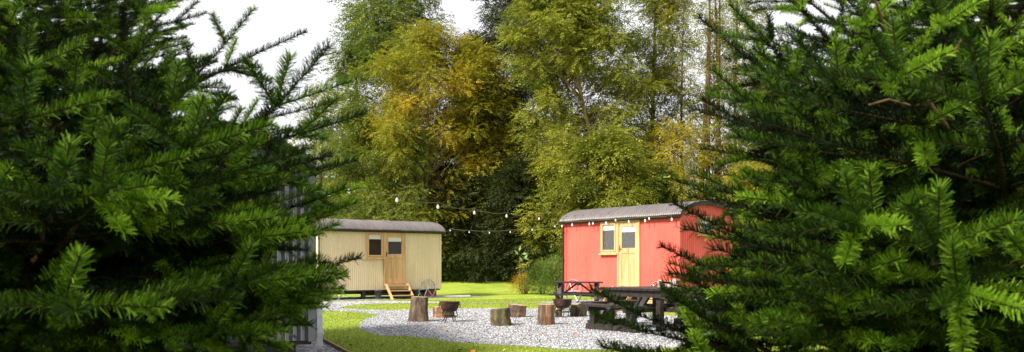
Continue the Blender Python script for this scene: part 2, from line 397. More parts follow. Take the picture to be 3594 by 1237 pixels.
# ------------------------------------------------------------------ shepherd huts
def corr(pts_len, pitch, depth, style, per=6):
    """profile samples (s, offset) along a length"""
    out = []
    n = max(2, int(round(pts_len / pitch)))
    p = pts_len / n
    for i in range(n):
        if style == 'sine':
            for k in range(per): out.append(((i + k / per) * p, depth * .5 * (1 + math.sin(2 * math.pi * k / per))))
        else:
            for t, o in ((0, 0), (.34, 0), (.48, 1), (.86, 1)): out.append(((i + t) * p, depth * o))
    out.append((pts_len, out[0][1])); return out
def wallmesh(prof, o, d, nrm, z0, ztop, nz=1):
    mb = MB(); vs = []; fs = []
    for s, off in prof:
        zt = ztop(s)
        x, y = o[0] + d[0] * s + nrm[0] * off, o[1] + d[1] * s + nrm[1] * off
        vs += [(x, y, z0), (x, y, zt)]
    for i in range(len(prof) - 1): fs.append((2 * i, 2 * i + 2, 2 * i + 3, 2 * i + 1))
    mb.add(vs, fs); return mb
def box_frame(mb, x0, z0, x1, z1, w, y0, y1, mi=0):
    """rectangular frame in local xz plane butt jointed"""
    mb.box(x0, y0, z0, x0 + w, y1, z1, mi); mb.box(x1 - w, y0, z0, x1, y1, z1, mi)
    mb.box(x0 + w, y0, z1 - w, x1 - w, y1, z1, mi); mb.box(x0 + w, y0, z0, x1 - w, y1, z0 + w, mi)
def mkwheel(parent, cx, cy, cz, r=.36, out=-1, width=.07):
    """steel spoked wheel in the local xz plane; parts: tyre band, spokes, hub"""
    wl = empty('wheel', (cx, cy, cz)); wl.parent = parent
    mb = MB(); n = 40; vs = []; fs = []
    for k in range(n):
        a = 2 * math.pi * k / n
        for rr, yy in ((r, -width / 2), (r, width / 2), (r - .012, width / 2), (r - .012, -width / 2)): vs.append((rr * math.cos(a), yy, rr * math.sin(a)))
    for k in range(n):
        j = (k + 1) % n
        for q in range(4): fs.append((k * 4 + q, j * 4 + q, j * 4 + (q + 1) % 4, k * 4 + (q + 1) % 4))
    mb.add(vs, fs); mb.build('rim', M_galv, wl)
    for k in range(6):
        a = math.pi * k / 3 + .25 + (cx * 3.7) % 1
        mb = MB(); mb.tube([(0.02 * math.cos(a), out * .02, .02 * math.sin(a)), ((r - .01) * math.cos(a), 0, (r - .01) * math.sin(a))], .0135, 6)
        mb.build('spoke', M_galv, wl)
    mb = MB(); mb.tube([(0, -.07, 0), (0, .07, 0)], .036, 12); mb.tube([(0, -.09, 0), (0, -.068, 0)], .022, 10); mb.build('hub', M_galv, wl)
    return wl
def glazed(parent, y, x0, z0, x1, z1, blind):
    """pane, blind and a dark panel painted as the unlit room, inside a frame, facing -y"""
    MB().box(x0 - .01, y + .030, z0 - .01, x1 + .01, y + .034, z1 + .01).build('dark_room_panel', M_dark, parent)  # flat dark sheet in place of the unlit room behind the glass
    MB().box(x0, y + .012, z1 - blind, x1, y + .018, z1).build('blind', M_blind, parent)
    MB().box(x0 - .005, y, z0 - .005, x1 + .005, y + .004, z1 + .005).build('pane', M_pane, parent)
def hut_window(parent, x0, z0, x1, z1, blind, y=-.035, name='window'):
    f = MB(); box_frame(f, x0, z0, x1, z1, .052, y - .030, y + .045)
    box_frame(f, x0 + .054, z0 + .054, x1 - .054, z1 - .054, .048, y - .046, y + .02)
    f.box(x0 - .03, y - .075, z0 - .045, x1 + .03, y + .04, z0 - .002)
    w_ = f.build(name, M_oak, parent, bevel=.004)
    glazed(w_, y - .012, x0 + .102, z0 + .102, x1 - .102, z1 - .102, blind); return w_
def hut_door(parent, x0, z0, x1, z1, gz0, gz1, number, y=-.035, hand='left'):
    fr = MB(); wf = .055
    fr.box(x0, y - .035, z0, x0 + wf, y + .045, z1); fr.box(x1 - wf, y - .035, z0, x1, y + .045, z1)
    fr.box(x0 + wf, y - .035, z1 - wf, x1 - wf, y + .045, z1); fr.box(x0 + .01, y - .06, z0 - .045, x1 - .01, y + .045, z0 - .002)
    fro = fr.build('door_frame', M_oak, parent, bevel=.004)
    a, b, c, d = x0 + wf + .006, x1 - wf - .006, z0 + .006, z1 - wf - .006
    st = .115; gap0, gap1 = gz0, gz1
    D = MB()
    D.box(a, y - .022, c, a + st, y + .022, d); D.box(b - st, y - .022, c, b, y + .022, d)
    D.box(a + st, y - .02, d - st, b - st, y + .02, d); D.box(a + st, y - .02, gap0 - .15, b - st, y + .02, gap0)
    D.box(a + st, y - .02, c, b - st, y + .02, c + .20)
    n = 4; ww = (b - a - 2 * st) / n
    for i in range(n): D.box(a + st + i * ww + .003, y - .006 - .0015 * (i % 2), c + .20, a + st + (i + 1) * ww - .001, y + .012, gap0 - .15)
    dr = D.build('door', M_oak, parent, bevel=.003)
    glazed(dr, y - .012, a + st, gap0, b - st, d - st, (d - st - gap0) * .26)
    H = MB(); hx = a + .045 if hand == 'left' else b - .045
    H.box(hx - .018, y - .032, gap0 - .10, hx + .018, y - .0225, gap0 + .08); H.tube([(hx, y - .03, gap0), (hx, y - .075, gap0)], .009, 8); H.tube([(hx - .005, y - .07, gap0), (hx + .10, y - .07, gap0 - .004)], .009, 8)
    H.build('door_handle', M_brass if number == '2' else M_number, dr, smooth=False)
    if number: add_text(number, .14, 'door_number', M_number, dr, ((a + b) / 2, y - .0225, gap0 - .075), (R(90), 0, 0))
    return dr, fro
def make_hut(name, org, rz, L, W, base, paint, style, pitch, door, window, endwin, number, label, enddoor=None, pipes=((0, 0),), nwheel=True):
    root = empty(name, (org[0], org[1], base), rz, label, "shepherd's hut")
    z0, ze, rise, ov, oe = .34, 2.50, .41, (.13 if style == 'sine' else .04), .14
    hw = W / 2 + ov
    def arc(y):
        t = min(1, abs(y - W / 2) / hw); return ze + (rise * (1 - t ** 2.2) ** .62 if style == 'sine' else .46 * (1 - t ** 1.9))
    # walls
    dep = .016 if style == 'sine' else .026
    for nm, o, d, nr, ln in (('wall', (0, 0), (1, 0), (0, -1), L), ('wall', (L, 0), (0, 1), (1, 0), W), ('wall', (L, W), (-1, 0), (0, 1), L), ('wall', (0, W), (0, -1), (-1, 0), W)):
        pr = corr(ln, pitch, dep, style)
        end = ln == W
        if end:
            zt = (lambda s, o=o, d=d: arc(o[1] + d[1] * s) - .012)
        else: zt = (lambda s: ze + .04)
        mbw = wallmesh(pr, o, d, nr, z0, zt)
        # screw heads in rows
        nn = int(ln / (pitch * 5))
        for zr in ((1.38, .40, 2.40) if not end else (1.38, .40, 2.30)):
            for i in range(nn):
                s_ = (i + .5) * ln / nn
                cx_, cy_ = o[0] + d[0] * s_ + nr[0] * (dep + .004), o[1] + d[1] * s_ + nr[1] * (dep + .004)
                if not end and o == (0, 0) and door and door[0] - .75 < cx_ < door[1] + .05: continue
                q = .009 if style == 'sine' else .012
                mbw.box(cx_ - q, cy_ - q, zr - q, cx_ + q, cy_ + q, zr + q, 1)
        mbw.build(nm, [paint, paint if style == 'sine' else M_blackpaint], root)
    # corner flashings
    for cx_, cy_ in ((0, 0), (L, 0), (L, W), (0, W)):
        sx = -1 if cx_ == 0 else 1; sy = -1 if cy_ == 0 else 1
        mb = MB(); e = dep + .004
        mb.box(min(cx_ + sx * e, cx_ - sx * .06), cy_ + sy * e - .002, z0 - .01, max(cx_ + sx * e, cx_ - sx * .06), cy_ + sy * e + .002, ze + .02)
        mb.box(cx_ + sx * (e + .001) - .002, min(cy_ + sy * (e - .003), cy_ - sy * .06), z0 - .012, cx_ + sx * (e + .001) + .002, max(cy_ + sy * (e - .003), cy_ - sy * .06), ze + .018)
        mb.build('corner_flashing', paint, root)
    # roof
    na = 30; x0r, x1r = -oe, L + oe; nxr = int(round((x1r - x0r) / pitch)) * 6
    ys = [W / 2 - hw * math.cos(math.pi * k / na) for k in range(na + 1)]
    vs = np.zeros((nxr + 1, na + 1, 3))
    for i in range(nxr + 1):
        x = x0r + (x1r - x0r) * i / nxr; c = .009 * math.sin(2 * math.pi * i / 6)
        for j, y in enumerate(ys):
            jj = max(0, j - 1); kk = min(na, j + 1)
            tx = ys[kk] - ys[jj]; tz = arc(ys[kk]) - arc(ys[jj]); l = math.hypot(tx, tz)
            vs[i, j] = (x, y - tz / l * c, arc(y) + tx / l * c + (.006 if (i // 66) % 2 else 0))
    id_ = np.arange((nxr + 1) * (na + 1)).reshape(nxr + 1, na + 1)
    fq = np.stack([id_[:-1, :-1], id_[1:, :-1], id_[1:, 1:], id_[:-1, 1:]], -1).reshape(-1, 4)
    sc = MB(); sc.add(vs.reshape(-1, 3).tolist(), fq.tolist())
    for x in np.arange(x0r + .2, x1r, .38):
        for y in (.0, W * .22, W * .5, W * .78, W * 1.0): sc.lathe([(.014, 0), (.012, .012), (.004, .016)], 6, (x, y, arc(y) + .006), 1)
    rf = sc.build('roof', [M_roof, M_blackpaint], root, smooth=True)
    so_ = rf.modifiers.new('t', 'SOLIDIFY'); so_.thickness = .004; so_.offset = -1
    # end arches
    for xe, sx in ((-oe + .01, 1), (L + oe - .01, -1)):
        mb = MB(); vs = []; fs = []; n = 26
        for k in range(n + 1):
            y = W / 2 - (hw - .01) * math.cos(math.pi * k / n); t = arc(y) - .016; bo = min(t - .02, arc(W / 2 + (y - W / 2) * .995) - .11)
            for xx in (xe, xe + sx * .035): vs += [(xx, y, t), (xx, y, bo)]
        for k in range(n):
            a = 4 * k; b = a + 4
            fs += [(a, b, b + 1, a + 1), (a + 2, a + 3, b + 3, b + 2), (a, a + 2, b + 2, b), (a + 1, b + 1, b + 3, a + 3)]
        mb.add(vs, fs); mb.build('barge_board', M_black, root)
        # soffit between wall and board
        mb = MB(); vs = []; fs = []
        xa, xb = (xe + .035, -.005) if sx > 0 else (xe - .035, L + .005)
        for k in range(n + 1):
            y = W / 2 - (hw - .02) * math.cos(math.pi * k / n); t = arc(y) - .03
            vs += [(xa, y, t), (xb, y, t), (xa, y, t - .012), (xb, y, t - .012)]
        for k in range(n):
            a = 4 * k; b = a + 4; fs += [(a, b, b + 1, a + 1), (a + 2, a + 3, b + 3, b + 2)]
        mb.add(vs, fs); mb.build('soffit', M_black, root)
    # eave boards + gutters
    for yy, sy in ((0, -1), (W, 1)):
        mb = MB(); yo = yy + sy * (ov - .03)
        mb.box(-oe + .05, min(yy + sy * .03, yo), ze - .075, L + oe - .05, max(yy + sy * .03, yo), ze - .02); mb.build('eave_board', M_black, root)
        mb = MB(); yc = yy + sy * (ov + .012); vs = []; fs = []
        for k in range(9):
            a = math.pi * k / 8
            for xx in (-oe, L + oe): vs.append((xx, yc - sy * .045 * math.cos(a), ze - .012 - .05 * math.sin(a)))
        for k in range(8): fs.append((2 * k, 2 * k + 1, 2 * k + 3, 2 * k + 2))
        mb.add(vs, fs); g = mb.build('gutter', M_blackpaint, root); q = g.modifiers.new('t', 'SOLIDIFY'); q.thickness = .004
    for pxl, pyl in pipes:
        sx = -1 if pxl == 0 else 1; sy = -1 if pyl == 0 else 1
        mb = MB(); xo = pxl + sx * .035; yo = pyl + sy * .045
        mb.tube([(xo, pyl + sy * (ov + .01), ze - .06), (xo, yo, ze - .18), (xo, yo, .25)], .028, 8)
        for z in (2.15, 1.3, .5): mb.box(xo - .036, yo - .036, z, xo + .036, yo + .036, z + .03)
        mb.build('downpipe', M_blackpaint, root)
    # floor and chassis
    MB().box(.02, .02, z0 - .05, L - .02, W - .02, z0 + .01).build('floor', M_black, root)
    c = MB()
    for y in (.35, W - .35): c.box(.1, y - .04, z0 - .15, L - .1, y + .04, z0 - .051)
    for x in (.5, L / 2, L - .6): c.box(x - .05, .1, z0 - .13, x + .05, .30, z0 - .052); 
    c.box(L * .34, .05, -.0, L * .34 + .12, .2, z0 - .052); c.box(L * .34 + .14, .10, .13, L - .9, .17, .21)
    c.build('chassis', M_blackpaint, root)
    for x in (.50, L - .67):
        MB().tube([(x, -.06, .325), (x, W + .06, .325)], .03, 8).build('axle', M_galv, root)
        for yy, o_ in ((-.10, -1), (W + .10, 1)): mkwheel(root, x, yy, .36, .365, o_)
    if door:
        hut_door(root, door[0], .545, door[1], 2.435, 1.645, 2.2, number)
        hut_window(root, window[0], 1.50, window[1], 2.435, .16)
    if endwin:
        q = hut_window(root, endwin[0], 2.0, endwin[1], 2.5, .10); q.location = (L, 0, 0); q.rotation_euler = (0, 0, R(90))
    if enddoor:
        q, q2 = hut_door(root, enddoor[0], .545, enddoor[1], 2.40, 1.55, 2.15, None, y=-.052)
        for k in (q, q2): k.location = (L, 0, 0); k.rotation_euler = (0, 0, R(90))
    return root
tan = make_hut('shepherd_hut', TO, TR, 4.98, 2.1, -.08, M_tan, 'sine', .0767, (2.51, 3.42), (1.79, 2.50), None, '1',
               "cream corrugated shepherd's hut with oak door number 1 and spoked wheels", pipes=((0, 0), (4.98, 2.1)))
red = make_hut('shepherd_hut', RO, RR, 4.71, 2.1, 0, M_red, 'sine', .0767, (2.375, 3.27), (1.665, 2.365), (.66, 1.26), '2',
               "bright red corrugated shepherd's hut with oak door number 2 behind the picnic tables", pipes=((0, 0),))
grey = make_hut('shepherd_hut', DO, DR, DL, DW, -.10, M_grey, 'trap', .092, None, None, None, None,
                "dark grey corrugated shepherd's hut half hidden behind the left spruce", enddoor=(.68, 1.58), pipes=())
for h in (tan, red, grey): h['group'] = "shepherd's huts round the lawn"
MB().box(DL - .9, 1.55, -.02, DL - .25, 2.1, .28).build('support_block', M_black, grey)
# small white flood lamp on the corner of the grey hut
fl = MB(); fl.tube([(DL - .03, DW + .03, 2.12), (DL + .02, DW + .16, 2.14)], .014, 8); fl.lathe([(.010, .02), (.02, .014), (.032, -.014), (.03, -.017)], 14, (DL + .02, DW + .2, 2.12))
fl.build('wall_lamp', M_whitep, grey, smooth=False)

def steps(org, rz, x0, x1, base, label):
    root = empty('wooden_steps', (*hutpt(org, rz, (x0 + x1) / 2, -.08), base), rz, label, 'steps', 'wooden steps at the hut doors')
    wv = (x1 - x0) / 2 + .03
    for s in (-1, 1):
        mb = MB(); x = s * wv
        vs = [(x - .02, -.02, .56), (x - .02, -.16, .56), (x - .02, -.66, 0), (x - .02, -.52, 0)]
        vs += [(a + .04, b, c) for a, b, c in vs]
        mb.add(vs, [(0, 1, 2, 3), (7, 6, 5, 4), (0, 4, 5, 1), (1, 5, 6, 2), (2, 6, 7, 3), (3, 7, 4, 0)]); mb.build('stringer', M_oak, root)
    for y, z in ((-.10, .50), (-.27, .32), (-.44, .15)):
        MB().box(-wv + .021, y - .14, z - .035, wv - .021, y + .06, z).build('tread', M_oakh, root)
    return root
steps(TO, TR, 2.55, 3.38, -.08, "oak steps leading up to door 1 of the cream hut")
steps(RO, RR, 2.41, 3.23, 0, "oak steps leading up to door 2 of the red hut")
def bucket(x, y, z, label, k=1.0):
    mb = MB(); mb.lathe([(.095, 0), (.098, .01), (.135, .30), (.145, .30), (.145, .325), (.128, .325), (.12, .28), (.0, .27)], 24, cap=False)
    o = mb.build('planter_bucket', M_bucket, smooth=True); o.location = (x, y, z); o.scale = (k, k, k)
    return tag(o, label, 'bucket', 'planter buckets beside the hut steps')
bucket(*hutpt(TO, TR, 2.18, -.22), -.075, 'dark grey planter bucket left of the steps at the cream hut')
bucket(*hutpt(TO, TR, 3.72, -.22), -.075, 'dark grey planter bucket right of the steps at the cream hut')
o = bucket(*hutpt(RO, RR, 1.95, -.30), .01, 'pale grey planter bucket left of the steps at the red hut', 1.1); 
o2 = bucket(*hutpt(RO, RR, 3.62, -.30), .01, 'pale grey planter bucket right of the steps at the red hut', 1.1)
M_bucket2 = mat('zinc_bucket', [(.22, .22, .23), (.32, .32, .33)], .5, 5, metal=.3)
for q in (o, o2): q.data.materials[0] = M_bucket2
bx = MB(); bx.box(0, 0, 0, .50, .45, .33); bx.box(-.01, -.01, .332, .51, .46, .345)
o = bx.build('storage_locker', M_redbox, bevel=.006); o.location = (*hutpt(TO, TR, 4.45, .25), -.06); o.rotation_euler = (0, 0, TR)
tag(o, 'dark red locker under the right end of the cream hut', 'locker')
def crate(label):
    root = empty('wooden_crate', (*hutpt(RO, RR, 4.55, -.75), .01), RR + .3, label, 'crate')
    for z in (.02, .14, .26):
        mb = MB()
        mb.box(-.2, -.15, z, .2, -.132, z + .09); mb.box(-.2, .132, z, .2, .15, z + .09)
        mb.box(-.2, -.131, z, -.182, .131, z + .09); mb.box(.182, -.131, z, .2, .131, z + .09); mb.build('slat_ring', M_oakh, root)
    for sx in (-1, 1):
        for sy in (-1, 1): MB().box(sx * .165 - .015, sy * .115 - .015, 0, sx * .165 + .015, sy * .115 + .015, .36).build('corner_post', M_oak, root)
    MB().box(-.18, -.13, .005, .18, .13, .018).build('bottom', M_oakh, root)
crate('pale wooden crate beside the front right wheel of the red hut')
# flat stone slab by the cream hut
mb = MB(); mb.box(-.9, -.35, 0, .9, .35, .05); o = mb.build('stone_slab', M_slab, bevel=.01); o.location = (*hutpt(TO, TR, 5.35, .15), -.06); o.rotation_euler = (0, 0, .15)
tag(o, 'flat pale stone slab on the gravel by the right end of the cream hut', 'paving slab')

# ------------------------------------------------------------------ string lights
def bulb(parent, p, sc=1.0):
    b = MB(); b.lathe([(.004, -.060 - .105), (.018, -.162), (.030, -.145), (.0345, -.122), (.031, -.10), (.020, -.072), (.014, -.055)], 12)
    for i in range(len(b.v)): b.v[i] = tuple(Vector(b.v[i]) * sc + Vector(p))
    g = b.build('bulb', M_bulb, parent, smooth=True)
    s = MB(); s.lathe([(.015, -.062), (.019, -.055), (.019, -.015), (.010, .004)], 10)
    for i in range(len(s.v)): s.v[i] = tuple(Vector(s.v[i]) * sc + Vector(p))
    s.build('socket', M_socket, g)
def P3(x, y, Y): return Vector(((x - CX) / F * Y, Y, EYE - (y - HY) / F * Y))
def strand(label, pts, bulbs, sc=1.0, r=.0045):
    """pts: 3D poly path; bulbs: list of path parameters 0..1 by x along the path"""
    root = empty('string_lights', pts[0], 0, label, 'string lights', 'strings of festoon bulbs between the huts')
    o0 = Vector(pts[0]); loc = [Vector(p) - o0 for p in pts]
    MB().tube(loc, r, 5).build('cable', M_cable, root)
    for b in bulbs: bulb(root, Vector(b) - o0, sc)
A = Vector((-2.40, 10.95, 2.30)); 
# bulbs hang where the cable runs between grey hut corner and red hut corner
T0 = (A.x, A.y); T1 = (1.55, 27.2)
def ongl(xp, T0, T1):
    u = (xp - CX) / F; dx, dy = T1[0] - T0[0], T1[1] - T0[1]
    t = (u * T0[1] - T0[0]) / (dx - u * dy); return t, T0[0] + t * dx, T0[1] + t * dy
b1 = []
for x, y in ((1155, 636), (1224, 651), (1393, 685), (1537, 711), (1665, 733), (1778, 747), (1892, 758), (1984, 767)):
    t, X, Y = ongl(x, T0, T1); b1.append(Vector((X, Y, EYE - (y - HY) / F * Y)))
path = []
ks = [A] + b1 + [Vector((1.55, 27.2, 2.53))]
for a, b in zip(ks[:-1], ks[1:]):
    n = 5
    for i in range(n):
        t = i / n; p = a.lerp(b, t); p.z -= .05 * min(1, (b - a).length / 2) * 4 * t * (1 - t); path.append(p)
path.append(ks[-1])
strand('long string of clear bulbs sagging from the grey hut to the red hut', path, b1[1:], .70)
# along the red hut's eave
def redp(x, off, z): q = hutpt(RO, RR, x, -off); return Vector((q[0], q[1], z))
e1p = [redp(-.1, .17, 2.52)] + [redp(.25 + i * .45, .19, 2.475 + .01 * math.sin(i * 2)) for i in range(10)] + [redp(4.75, .17, 2.52)]
strand('string of clear bulbs fixed along the gutter of the red hut', e1p, [redp(x, .19, 2.475) for x in (.55, 1.33, 2.05, 2.98, 3.62, 4.6)], .85)
e2p = [redp(-.15, .14, 2.50), redp(1.5, .215, 2.47), redp(3, .215, 2.48), redp(4.7, .16, 2.52)]
strand('second string of smaller bulbs looped along the gutter of the red hut', e2p, [redp(.1, .215, 2.44), redp(1.52, .22, 2.47), redp(2.48, .225, 2.53), redp(3.80, .22, 2.52)], .75)
# lower string from the cream hut to the red hut
q0 = hutpt(TO, TR, 5.05, -.1); T2 = (q0[0], q0[1]); T3 = (1.60, 28.0)
b2 = []
for x, y in ((1580, 803), (1647, 809), (1718, 811), (1791, 808), (1868, 800), (1948, 788)):
    t, X, Y = ongl(x, T2, T3); b2.append(Vector((X, Y, EYE - (y - HY) / F * Y)))
ks = [Vector((T2[0], T2[1], 2.40))] + b2 + [Vector((1.6, 28.0, 2.5))]
path = []
for a, b in zip(ks[:-1], ks[1:]):
    for i in range(4):
        t = i / 4; p = a.lerp(b, t); p.z -= .02 * 4 * t * (1 - t); path.append(p)
path.append(ks[-1])
strand('lower string of small bulbs between the cream hut and the red hut', path, b2, .62)

# ------------------------------------------------------------------ log seats
def stump(x, ytop, ybot, xc, wpx, mats, label, lean=(0, 0), flare=.12, seed=0, tilt=0, cutm=M_cut):
    """base centre from photo measurements turned into metres"""
    P = (ybot - HY) / EYE; Yf = F / P; r = wpx / P / 2; Y = Yf + r * .9; X = (xc - CX) / F * Y
    h = (ybot - ytop) / P; rr = random.Random(seed); n = 48; m = 18
    root = empty('log_seat', (X, Y, G(X, Y)), 0, label, 'log seat', 'sawn log seats on the gravel circle')
    ph = [rr.uniform(0, 6.28) for _ in range(8)]
    ridges = [rr.uniform(.2, 1) for _ in range(n)]
    def rad(a, t, k):
        q = 1 + .07 * math.sin(2 * a + ph[0]) + .05 * math.sin(3 * a + ph[1] + t) + .03 * math.sin(5 * a + ph[2] + 3 * t)
        q += flare * (1 - t) ** 2.5 * (1 + .6 * math.sin(3 * a + ph[3])) + .06 * math.exp(-((t - .45) / .12) ** 2) * math.sin(a + ph[4])
        q += .035 * ridges[(k + int(3 * math.sin(t * 5 + ph[5]))) % n] * (1 if t < 1 else 0) + .012 * math.sin(t * 40 + 9 * a)
        return r * q * .93
    vs = []; fs = []; top = []
    for j in range(m + 1):
        t = j / m
        for k in range(n):
            a = 2 * math.pi * k / n; q = rad(a, t, k)
            if j == m: q *= .975
            z = t * h + (tilt * math.cos(a) * r * t); vs.append((q * math.cos(a) + lean[0] * t * h, q * math.sin(a) + lean[1] * t * h, z - .01))
    for j in range(m):
        for k in range(n): fs.append((j * n + k, j * n + (k + 1) % n, (j + 1) * n + (k + 1) % n, (j + 1) * n + k))
    b = MB(); b.add(vs, fs)
    if len(mats) > 1:
        for i, f in enumerate(fs):
            a = (i % n) / n
            if mats[2][0] < a < mats[2][1]: b.m[i] = 1
    b.build('bark', list(mats[:2]) if len(mats) > 1 else mats[0], root, smooth=True)
    c = MB(); ring = [Vector(vs[m * n + k]) for k in range(n)]; cen = sum(ring, Vector()) / n
    tv = [tuple(p) for p in ring]; 
    for f_ in (.66, .33): tv += [tuple(cen + (p - cen) * f_ + Vector((0, 0, .004 * rr.uniform(-1, 1)))) for p in ring]
    tv.append(tuple(cen)); tf = []
    for g_ in range(2):
        for k in range(n): tf.append((g_ * n + k, g_ * n + (k + 1) % n, (g_ + 1) * n + (k + 1) % n, (g_ + 1) * n + k))
    for k in range(n): tf.append((2 * n + k, 2 * n + (k + 1) % n, 3 * n))
    c.add(tv, tf); c.build('sawn_top', cutm, root)
    return root
stump(0, 1041, 1131, 1471, 60, (M_bark,), 'tallest log seat, bark covered and leaning, left of the fire bowls', (.04, 0), .22, 3, -.03)
stump(0, 1077, 1119, 1554, 72, (M_split, M_barkmoss, (.8, .99)), 'low log seat mostly hidden behind the left fire bowl', (0, 0), .02, 4)
stump(0, 1083, 1145, 1763, 76, (M_barkmoss,), 'squat dark mossy log seat leaning left in the middle of the gravel', (-.12, 0), .08, 5, .10, M_bark)
stump(0, 1070, 1117, 1816, 70, (M_bark, M_split, (.78, .99)), 'low log half bark and half split wood behind the squat mossy log', (0, 0), 0, 6, -.08)
stump(0, 1068, 1144, 1916, 60, (M_split, M_bark, (.5, .68)), 'tall split log seat with red brown bare wood left of the right fire bowl', (0, 0), .06, 7)
stump(0, 1068, 1114, 2029, 58, (M_barkmoss,), 'round mossy log seat just right of the right fire bowl', (.03, 0), .0, 8)
stump(0, 1086, 1116, 1960, 26, (M_barkmoss,), 'small lichen covered log behind the legs of the right fire bowl', (0, 0), .0, 9)
stump(0, 1084, 1112, 2096, 30, (M_split,), 'small reddish log behind the left bench of the big picnic table', (0, 0), .0, 10)
stump(0, 1081, 1111, 2149, 34, (M_bark, M_split, (.8, .95)), 'rough bark log seat under the big picnic table', (0, 0), .05, 12)
# a dead stick by the tall log
mb = MB(); X, Y = px(1437, 1130); mb.tube([(0, 0, .03), (.09, .02, .035), (.17, 0, .03)], [.008, .012, .007], 6); o = mb.build('stick', M_bark); o.location = (X, Y, 0); tag(o, 'short dead stick on the gravel left of the tallest log', 'stick')

# ------------------------------------------------------------------ fire bowls
def fire_bowl(xc, ytop, ybot, wpx, label, rz):
    P = (ybot - 6 - HY) / EYE; Y = F / P; X = (xc - CX) / F * Y; r = wpx / P / 2; h = (ybot - 6 - ytop) / P
    root = empty('fire_bowl', (X, Y, 0), rz, label, 'fire bowl', 'rusty fire bowls on the gravel circle')
    zb = h * .50
    b = MB(); b.lathe([(.0, zb), (r * .45, zb + .005), (r * .72, zb + .035), (r * .86, zb + .09), (r * .95, h * .86), (r * .985, h - .015), (r * 1.03, h - .012), (r * 1.03, h), (r * .955, h), (r * .90, h * .86), (r * .7, zb + .06), (r * .4, zb + .03), (0, zb + .025)], 36, cap=False)
    bo = b.build('bowl', M_rust, root, smooth=True)
    e = bo.modifiers.new('e', 'EDGE_SPLIT'); e.split_angle = R(40)
    rt = MB()
    for k in range(16):
        a = 2 * math.pi * k / 16; rt.lathe([(.007, 0), (.005, .006)], 6, (r * .985 * math.cos(a), r * .985 * math.sin(a), h))
    rt.build('rivets', M_rust, bo)
    for s in (-1, 1):
        a = .35; c = Vector((s * r * 1.02 * math.cos(a), -s * r * 1.02 * math.sin(a), h * .80)); t = Vector((math.sin(a) * s, math.cos(a) * s, 0)).normalized()
        MB().tube([c + t * .045 * math.cos(q) + Vector((0, 0, .045 * math.sin(q))) for q in [2 * math.pi * i / 14 for i in range(14)]], .006, 6, closed=True).build('ring_handle', M_rust, root)
    zr = zb * .62
    ring = MB(); ring.tube([(r * .62 * math.cos(q), r * .62 * math.sin(q), zr) for q in [2 * math.pi * i / 24 for i in range(24)]], .008, 6, closed=True)
    ring.tube([(r * .66 * math.cos(q), r * .66 * math.sin(q), zb + .03) for q in [2 * math.pi * i / 24 for i in range(24)]], .008, 6, closed=True)
    ring.build('stand_ring', M_rust, root)
    for k in range(4):
        a = math.pi / 2 * k + .8; c, s = math.cos(a), math.sin(a)
        pr = [(r * .66, zb + .05), (r * .80, zb * .92), (r * .86, zb * .70), (r * .66, zb * .55), (r * .60, zb * .35), (r * .78, zb * .12), (r * .95, .012), (r * 1.06, .006)]
        pp = smooth_poly(pr, 4)[:-4]
        MB().tube([(q * c, q * s, z) for q, z in pp], .010, 6).build('leg', M_rust, root, smooth=True)
fire_bowl(1578, 1059, 1138, 72, 'left rusty fire bowl on curled iron legs beside the tallest log', .3)
fire_bowl(1974, 1051, 1122, 67, 'right rusty fire bowl, paler rim, between the split log and the round mossy log', .9)

# ------------------------------------------------------------------ picnic tables
def bench_table(x, y, rz, label):
    root = empty('picnic_table', (x, y, 0), rz, label, 'picnic table', 'dark stained picnic tables')
    L = 1.22; z = .75
    for i in range(5): MB().box(-L / 2, -.35 + i * .142, z - .035, L / 2, -.35 + i * .142 + .130, z).build('top_plank', M_table, root, bevel=.004)
    for s in (-1, 1):
        for i in range(2):
            y0 = s * (.62 + i * .13) ; MB().box(-L / 2 - .06, y0 - .06, .43, L / 2 + .06, y0 + .06, .465).build('seat_plank', M_table, root, bevel=.004)
    for s in (-1, 1):
        xx = s * (L / 2 - .16)
        for q in (-1, 1): MB().bar((xx, q * .22, z - .036), (xx, q * .56, .0), .045, .09, (1, 0, 0)).build('leg', M_table, root)
        MB().box(xx + s * .048 - .022, -.78, .335, xx + s * .048 + .022, .78, .428).build('cross_beam', M_table, root)
        MB().box(xx + s * .048 - .022, -.34, z - .115, xx + s * .048 + .022, .34, z - .037).build('top_batten', M_table, root)
        MB().bar((xx - s * .02, 0, .40), (s * .04, 0, z - .05), .045, .05, (0, 1, 0)).build('brace', M_table, root)
    MB().box(-.025, -.34, z - .10, .025, .34, z - .037).build('top_batten', M_table, root)
X, Y = (2030 - CX) / F * 22.0, 22.0
bench_table(X, Y, R(-7), 'smaller dark picnic table on the grass in front of the red hut')
